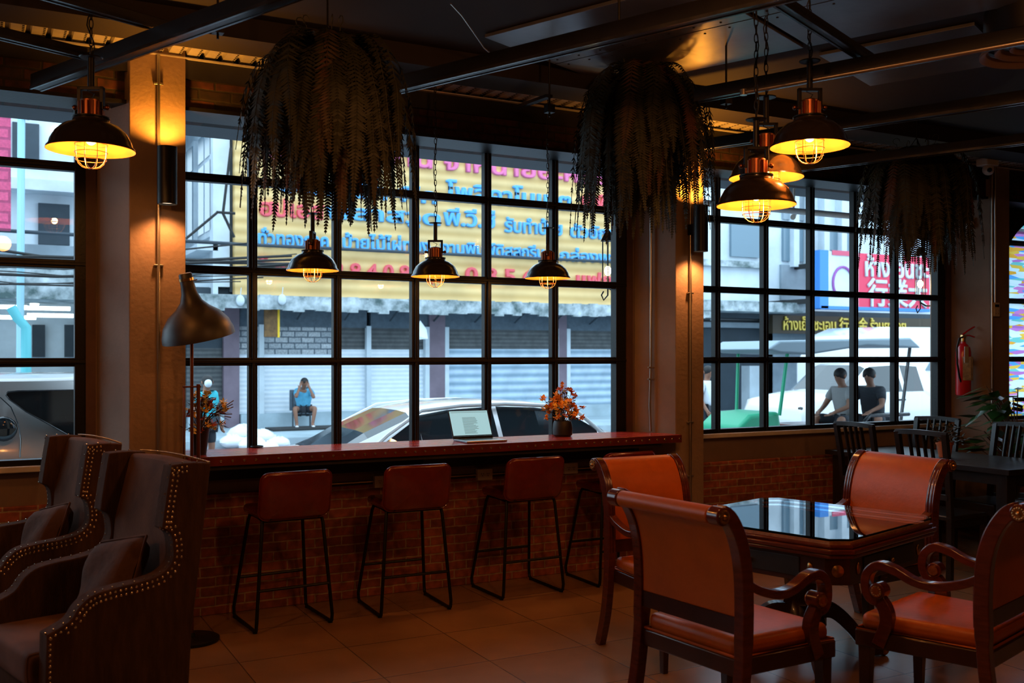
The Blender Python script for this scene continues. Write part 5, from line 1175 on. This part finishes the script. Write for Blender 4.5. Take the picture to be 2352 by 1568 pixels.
def loc_(p, dy=0): return (p.x, p.y-9.5+dy, p.z)
k = MB(); gp = [Vector(loc_(atY(*t, 8.72 if t[1] < 930 else 8.60))) for t in ((12, 905), (17, 898), (40, 896), (205, 893), (205, 1022), (178, 1010), (60, 945), (20, 915))]; k.prism([(p_.x, p_.z) for p_ in gp], 'y', -.935, -.80)
go = k.build('quarter_glass', M['car_glass'], r, smooth=False)
k = MB(); k.tube([(p_.x, -.94, p_.z) for p_ in gp], .006, 6, closed=True); k.build('window_trim', M['edge_steel'], go)
for s in (-1, 1): k = MB(); k.tube([(-1.0, s*.64, G+1.80), (-.9, s*.64, G+1.86), (.7, s*.64, G+1.87), (.95, s*.64, G+1.80)], .018, 8); k.build('roof_rail', M['edge_steel'], r)
k = MB(); p = loc_(atY(8, 985, 8.57)); k.sph(p, .12, 14, 10, (.8, .25, .8)); k.build('tail_lamp', M['car_glass'], r)
k = MB(); pc = [loc_(atY(*t, 8.565)) for t in ((0, 912), (25, 935), (42, 975), (48, 1010), (46, 1050))]; k.tube(pc, .004, 5); k.build('panel_seam', M['car_glass'], r)

# rubbish bags at the kerb
for i, (px, py, s) in enumerate(((560, 1000, .30), (600, 1008, .26), (640, 1018, .20), (535, 1015, .22), (580, 1024, .24), (615, 1026, .18))):
    p = atZ(px, py+14, -.30); rnd = random.Random(40+i); k = MB(); k.sph((0, 0, s*.6), s, 14, 10, (1.2, 1, .65)); k.v = [(x*(1+rnd.uniform(-.12, .12)), y, z*(1+rnd.uniform(-.12, .12))) for x, y, z in k.v]; k.tube([(0, 0, s), (.02, 0, s*1.35)], .04, 6)
    o = k.build('rubbish_bag', M['plastic_bag']); o.location = (p.x, p.y, -.30); tag(o, 'white rubbish bag in the heap at the far kerb left of the seated person', 'bag', 'white rubbish bags at the kerb')

# --- right part of the street, behind window 3
YR = 25.0
rb = thing('white_shophouse', 'white old shophouse with balconies behind the right-hand window', 'building')
k = MB(); k.bx(19.9, YR+.4, -.15, 46, YR+9, 12); k.build('wall', M['white_wall'], rb, smooth=False)
def rp(name, px0, py0, px1, py1, Y, th, m, par=rb): x0, z0 = XZ((px0+px1)/2, py1, Y); _, z1 = XZ((px0+px1)/2, py0, Y); xa, _ = XZ(px0, py0, Y); xb, _ = XZ(px1, py0, Y); return slab(name, (xa, z0, xb, z1), Y, th, m, par)
rp('upper_window', 1680, 508, 1745, 590, YR+.3, .2, M['winglass']); rp('upper_window', 1800, 520, 1845, 600, YR+.3, .2, M['winglass']); rp('upper_window', 1885, 530, 1960, 575, YR+.3, .2, M['winglass']); rp('upper_window', 1800, 445, 1850, 505, YR+.3, .2, M['grey_wall'])
rp('recess', 1795, 610, 1900, 690, YR+.3, .2, M['grey_wall']); rp('balcony_wall', 1600, 610, 1755, 690, YR-.6, .2, M['white_wall']); rp('balcony_slab', 1600, 598, 1760, 612, YR-.8, 1.2, M['awning'])
rp('canopy', 1600, 692, 1860, 715, YR-1.4, 1.8, M['awning']); rp('beam', 1600, 715, 2200, 735, YR-.3, .6, M['dark_wall'])
rp('shopfront', 1600, 735, 1775, 960, YR+.2, .3, M['dark_wall']); rp('shopfront', 1765, 765, 2200, 960, YR+.2, .3, M['grey_wall']); rp('roller_box', 1600, 740, 1760, 752, YR-.1, .4, M['grey_wall'])
rp('pillar', 1722, 840, 1752, 960, YR-.2, .4, M['white_wall'])
for a in (1835, 1868, 1905, 1945): x0, z0 = XZ(a, 560, YR); k = MB(); k.bx(x0-.12, YR+.1, 4.6, x0+.12, YR+.4, 12); k.build('pilaster', M['white_wall'], rb, smooth=False)
fs = thing('gilt_sign', 'dark fascia sign with gold Thai and Chinese letters behind the right-hand window', 'sign')
rp('fascia', 1775, 728, 2190, 768, YR-.45, .2, mat('dark_brown_fascia', (.06,.04,.02), .5), fs)
x0, z0 = XZ(1797, 757, YR-.48); gm = mat('gold_letter', (.70,.52,.10), .35, metal=.6)
o = text_mesh('lettering', 'ห้างเย็นชะเอม 行業金 ร้านยาไทย', .52, gm, fs, (x0, YR-.48, z0), ext=.02, bold=.012); x1, _ = XZ(2080, 757, YR-.48); w_ = max(v.co.x for v in o.data.vertices); o.scale = ((x1-x0)/w_, 1, 1)
ps = thing('pharmacy_sign', 'red and white shop sign with Thai and Chinese lettering behind the right-hand window', 'sign'); YP = 22.5
def pp_(px, py): return XZ(px, py, YP)
xa, za = pp_(1885, 706); xb, zb_ = pp_(1972, 706); xc, _ = pp_(2135, 706); ztp = XZ(1990, 582, YP)[1]; zbm = XZ(1990, 705, YP)[1]
k = MB(); k.bx(xa, YP, zbm, xb, YP+.25, ztp); k.build('white_panel', M['white_wall'], ps, smooth=False)
k = MB(); k.bx(xb, YP, zbm, xc, YP+.25, ztp); k.build('red_panel', mat('crimson_sign_panel', (.70,.03,.09), .4), ps, smooth=False)
xq, _ = pp_(1902, 706); k = MB(); k.bx(xa-.05, YP-.02, zbm-.08, xq, YP+.3, ztp+.02); k.bx(xa, YP-.02, zbm-.10, xc, YP+.3, zbm); k.build('blue_edge', mat('blue_sign_edge', (.04,.22,.62), .4), ps, smooth=False)
k = MB(); k.bx(xb, YP+.25, ztp-.3, xb+.15, YR+.4, ztp-.15); k.bx(xa+.1, YP+.25, zbm+.1, xa+.25, YR+.4, zbm+.25); k.build('bracket', M['rubber'], ps, smooth=False)
wl = M['white_wall']
for (px, py, s, t, py2, px2) in ((1983, 633, .80, 'ห้างเย็นชะ', 0, 2128), (1990, 697, .95, '行業大', 0, 2128)):
    x0, z0 = pp_(px, py); x1, _ = pp_(px2, py); o = text_mesh('lettering', t, s, wl, ps, (x0, YP-.03, z0), ext=.02, bold=.02); w_ = max(v.co.x for v in o.data.vertices)-min(v.co.x for v in o.data.vertices); o.scale = ((x1-x0)/w_, 1, 1)
x0, z0 = pp_(1935, 650); k = MB(); k.tube([(x0+.42*math.cos(a), YP-.03, z0+.5*math.sin(a)) for a in [-.9+i*(PI+1.8)/20 for i in range(21)]], .04, 6); k.build('tooth_mark', mat('purple_mark', (.30,.08,.35), .5), ps)
k = MB(); k.bx(x0-.45, YP-.03, z0+.85, x0+.45, YP-.01, z0+1.0); k.build('red_strip', mat('dull_red_strip', (.60,.08,.15), .5), ps, smooth=False)
# pickup truck, white van
r = thing('pickup_truck', 'white pickup truck in the street behind the right-hand window', 'car', (0, 14.6, 0))
x0 = XZ(1850, 900, 13.7)[0]; q = lambda x, zl, zb_, zr, wb, wr, kd: (x0+x, G+zl, G+zb_, G+zr, wb, wr, kd)
car([q(0,.5,.85,.88,.80,.70,'b'), q(.15,.4,1.05,1.08,.88,.72,'b'), q(1.0,.4,1.18,1.22,.90,.74,'b'), q(1.15,.4,1.2,1.26,.90,.72,'f'), q(1.75,.4,1.22,1.74,.90,.66,'b'), q(1.85,.4,1.22,1.77,.90,.66,'g'), q(2.6,.4,1.22,1.80,.90,.66,'b'), q(2.7,.4,1.22,1.80,.90,.66,'g'), q(3.2,.4,1.22,1.77,.90,.66,'b'), q(3.45,.4,1.22,1.70,.90,.66,'b'), q(3.6,.4,1.22,1.24,.90,.8,'b'), q(5.1,.4,1.2,1.22,.90,.8,'b')], .9, r, M['car_white']); wheels(r, (x0+.9, x0+4.1), .9, .37, G)
k = MB(); k.sph((x0+.1, -.7, G+.9), .12, 10, 8, (.6, 1, .7)); k.build('head_lamp', M['screen_black'], r); k = MB(); k.bx(x0+2.45, -.93, G+1.05, x0+2.62, -.905, G+1.08); k.build('door_handle', M['black'], r)
x0 = XZ(1965, 800, 19)[0]; r = thing('box_van', 'tall white van standing behind the pickup truck', 'car', (x0, 20.2, 0))
k = MB(); k.prism([(0, G+.4), (8, G+.4), (8, G+2.75), (1.2, G+2.70), (.45, G+2.45), (0, G+1.7)], 'y', -1.0, 1.0); k.build('body', M['car_white'], r, bevel=.08)
k = MB(); k.prism([(2.9, G+1.5), (6, G+1.5), (6, G+2.35), (3.6, G+2.35)], 'y', -1.02, -.99); k.build('window_glass', M['winglass'], r, smooth=False); wheels(r, (1.3, 6.2), 1.0, .38, G)
# tuk-tuk passing by
r = thing('tuk_tuk', 'green three-wheeled taxi with grey roof passing the right-hand window', 'three-wheeler', (0, 11.0, 0)); X = lambda px: XZ(px, 900, 10.4)[0]
grn = mat('green_taxi_paint', (.02,.38,.20), .45)
k = MB(); k.prism([(X(1718), G+.35), (X(1716), G+.95), (X(1745), G+1.12), (X(1812), G+1.15), (X(1830), G+.35)], 'y', -.42, .42); k.build('front_body', grn, r, bevel=.05)
k = MB(); k.prism([(X(1830), G+.3), (X(1830), G+.5), (X(1900), G+.5), (X(1900), G+.8), (X(2100), G+.85), (X(2100), G+.3)], 'y', -.6, .6); k.build('rear_body', mat('dark_blue_taxi_body', (.03,.06,.13), .3, coat=.5), r, bevel=.04)
k = MB(); k.prism([(X(1762), G+2.02), (X(1790), G+2.14), (X(2090), G+2.20), (X(2115), G+2.05), (X(1990), G+2.08), (X(1860), G+1.95), (X(1790), G+1.97)], 'y', -.62, .62); k.build('roof', mat('grey_taxi_roof', (.30,.38,.44), .6), r, bevel=.03)
for (a, c) in ((1808, 1820), (2085, 2100)):
    for s in (-1, 1): k = MB(); k.tube([(X(a), s*.45, G+1.1 if a < 1900 else G+.8), (X(c), s*.52, G+2.05)], .025, 8); k.build('roof_post', grn if a < 1900 else M['edge_steel'], r)
if 0: k = MB(); k.add([(X(1806), -.42, G+1.12), (X(1806), .42, G+1.12), (X(1825), .45, G+1.95), (X(1825), -.45, G+1.95)], [(0,1,2,3)]); k.build('windscreen', M['pane'], r, smooth=False, flipfix=False)
for (px, z, m_) in ((1712, .78, 'white_wall'), (1746, .80, 'white_wall'), (1785, .74, 'white_wall')): k = MB(); k.sph((X(px), -.45, G+z), .085, 12, 8, (1, .8, 1)); k.build('head_lamp', M[m_], r)
for s in (-1,): k = MB(); k.tube([(X(1980), -.62, G+.35), (X(1982), -.62, G+.98), (X(1996), -.62, G+1.06), (X(2060), -.62, G+1.06), (X(2085), -.62, G+1.06)], .028, 8); k.tube([(X(1985), -.62, G+.7), (X(2085), -.62, G+.72)], .015, 6); k.build('side_rail', M['edge_steel'], r)
k = MB(); k.bx(X(1900), -.5, G+.8, X(2090), .5, G+.92); k.build('bench_seat', M['leather_red'], r, bevel=.03)
k = MB(); k.lathe([(0,0), (.22,0), (.22,.1), (0,.1)], 20, (X(1765), -.05, G+.22), Matrix.Rotation(-PI/2, 3, 'X')); k.build('front_wheel', M['rubber'], r)
for s in (-.55, .45): k = MB(); k.lathe([(0,0), (.24,0), (.24,.12), (0,.12)], 20, (X(2040), s, G+.24), Matrix.Rotation(-PI/2, 3, 'X')); k.build('rear_wheel', M['rubber'], r)
SIT2 = dict(SEAT); SIT2.update(head=(0, -.12, 1.12), face=(.1, -1, 0), elL=(-.24, -.18, .68), wrL=(-.16, -.36, .60), elR=(.24, -.18, .68), wrR=(.16, -.36, .60), chest=(0, -.02, .80), neckb=(0, -.06, .95), neck=(0, -.08, 1.01))
for (px, z, cl, lb, rz) in ((1942, .50, 'pale_cloth', 'person in pale grey shirt riding in the three-wheeled taxi', -PI/2), (2004, .50, 'dark_cloth', 'person in dark shirt riding in the three-wheeled taxi, nearer the rear', -PI/2+.3)):
    figure('', (XZ(px, 900, 10.95)[0], 10.95, G+z), rz, SIT2, (M['skin_m'], M[cl], M['shorts'], .95), lb)
p = atY(1622, 900, 15); o = figure('', (p.x, 15, G), .3, STAND, (M['skin_m'], M['mask'], M['shorts'], .95), 'person in white top half hidden by the middle column outside')
# market parasol and stall things
# lanterns and cameras on our own wall outside
def lantern(px, py0, py1, pyb, label, x_off=0):
    Y = YW+.22; x, z0 = XZ(px, py1, Y); _, z1 = XZ(px, py0, Y); _, zb_ = XZ(px, pyb, Y); r = thing('wall_lantern', label, 'lantern', (x, Y, z0), group='lanterns outside on the window wall'); h = z1-z0
    k = MB(); k.lathe([(.045, 0), (.05, .01), (.05, .02), (0, .02)], 6); k.lathe([(.065, h-.03), (.055, h-.01), (.02, h+.05), (0, h+.06)], 6)
    for i in range(6): a = 2*PI*i/6; k.tube([(.047*math.cos(a), .047*math.sin(a), .01), (.047*math.cos(a), .047*math.sin(a), h-.02)], .004, 5)
    k.build('frame', M['black'], r); k = MB(); k.sph((0, 0, zb_-z0), .028, 12, 8, (1, 1, 1.4)); k.build('bulb', M['bulb_far'], r)
    k = MB(); k.tube([(0, 0, -.0), (0, -.0, -.08), (-.04, -.0, -.12), (-.06, 0, -.08), (-.04, 0, -.05)], .006, 6); k.tube([(0, 0, -.02), (.08, 0, -.05), (.10, -.06, -.05)], .008, 6); k.build('scroll_bracket', M['black'], r)
    light('lantern_light', 'POINT', (0, 0, zb_-z0-.05), 3, (1, .7, .35), .03, r)
lantern(1396, 545, 655, 622, 'lit lantern outside at the right edge of the big window')
lantern(2114, 580, 690, 652, 'lit lantern outside at the right edge of the right-hand window')
p = atY(1822, 492, 7.4); r = thing('bullet_camera', 'white bullet security camera under the outside canopy', 'camera', tuple(p)); k = MB(); k.tube([(-.06, -.06, -.04), (.05, .04, .01)], .026, 14); k.build('housing', M['plastic_white'], r); k = MB(); k.tube([(.03, .03, .02), (.04, .03, 3.30-p.z)], .012, 8); k.build('arm', M['plastic_white'], r)
k = MB(); a = atY(1617, 430, 7.3); e = atY(2090, 520, 7.3); k.tube([(a.x, 7.3, 3.05), (e.x+2, 7.3, 3.05)], .03, 10); tag(k.build('canopy_pipe', M['edge_pale'] if 'edge_pale' in M else M['white_wall']), 'pale pipe running under the outside canopy of the right-hand window', 'pipe')
# right end: street wall block so the far view is closed
k = MB(); k.bx(46, 10, -.3, 50, 40, 14); tag(k.build('far_building', M['white_wall'], smooth=False), 'far pale building closing the street at the right', 'building')
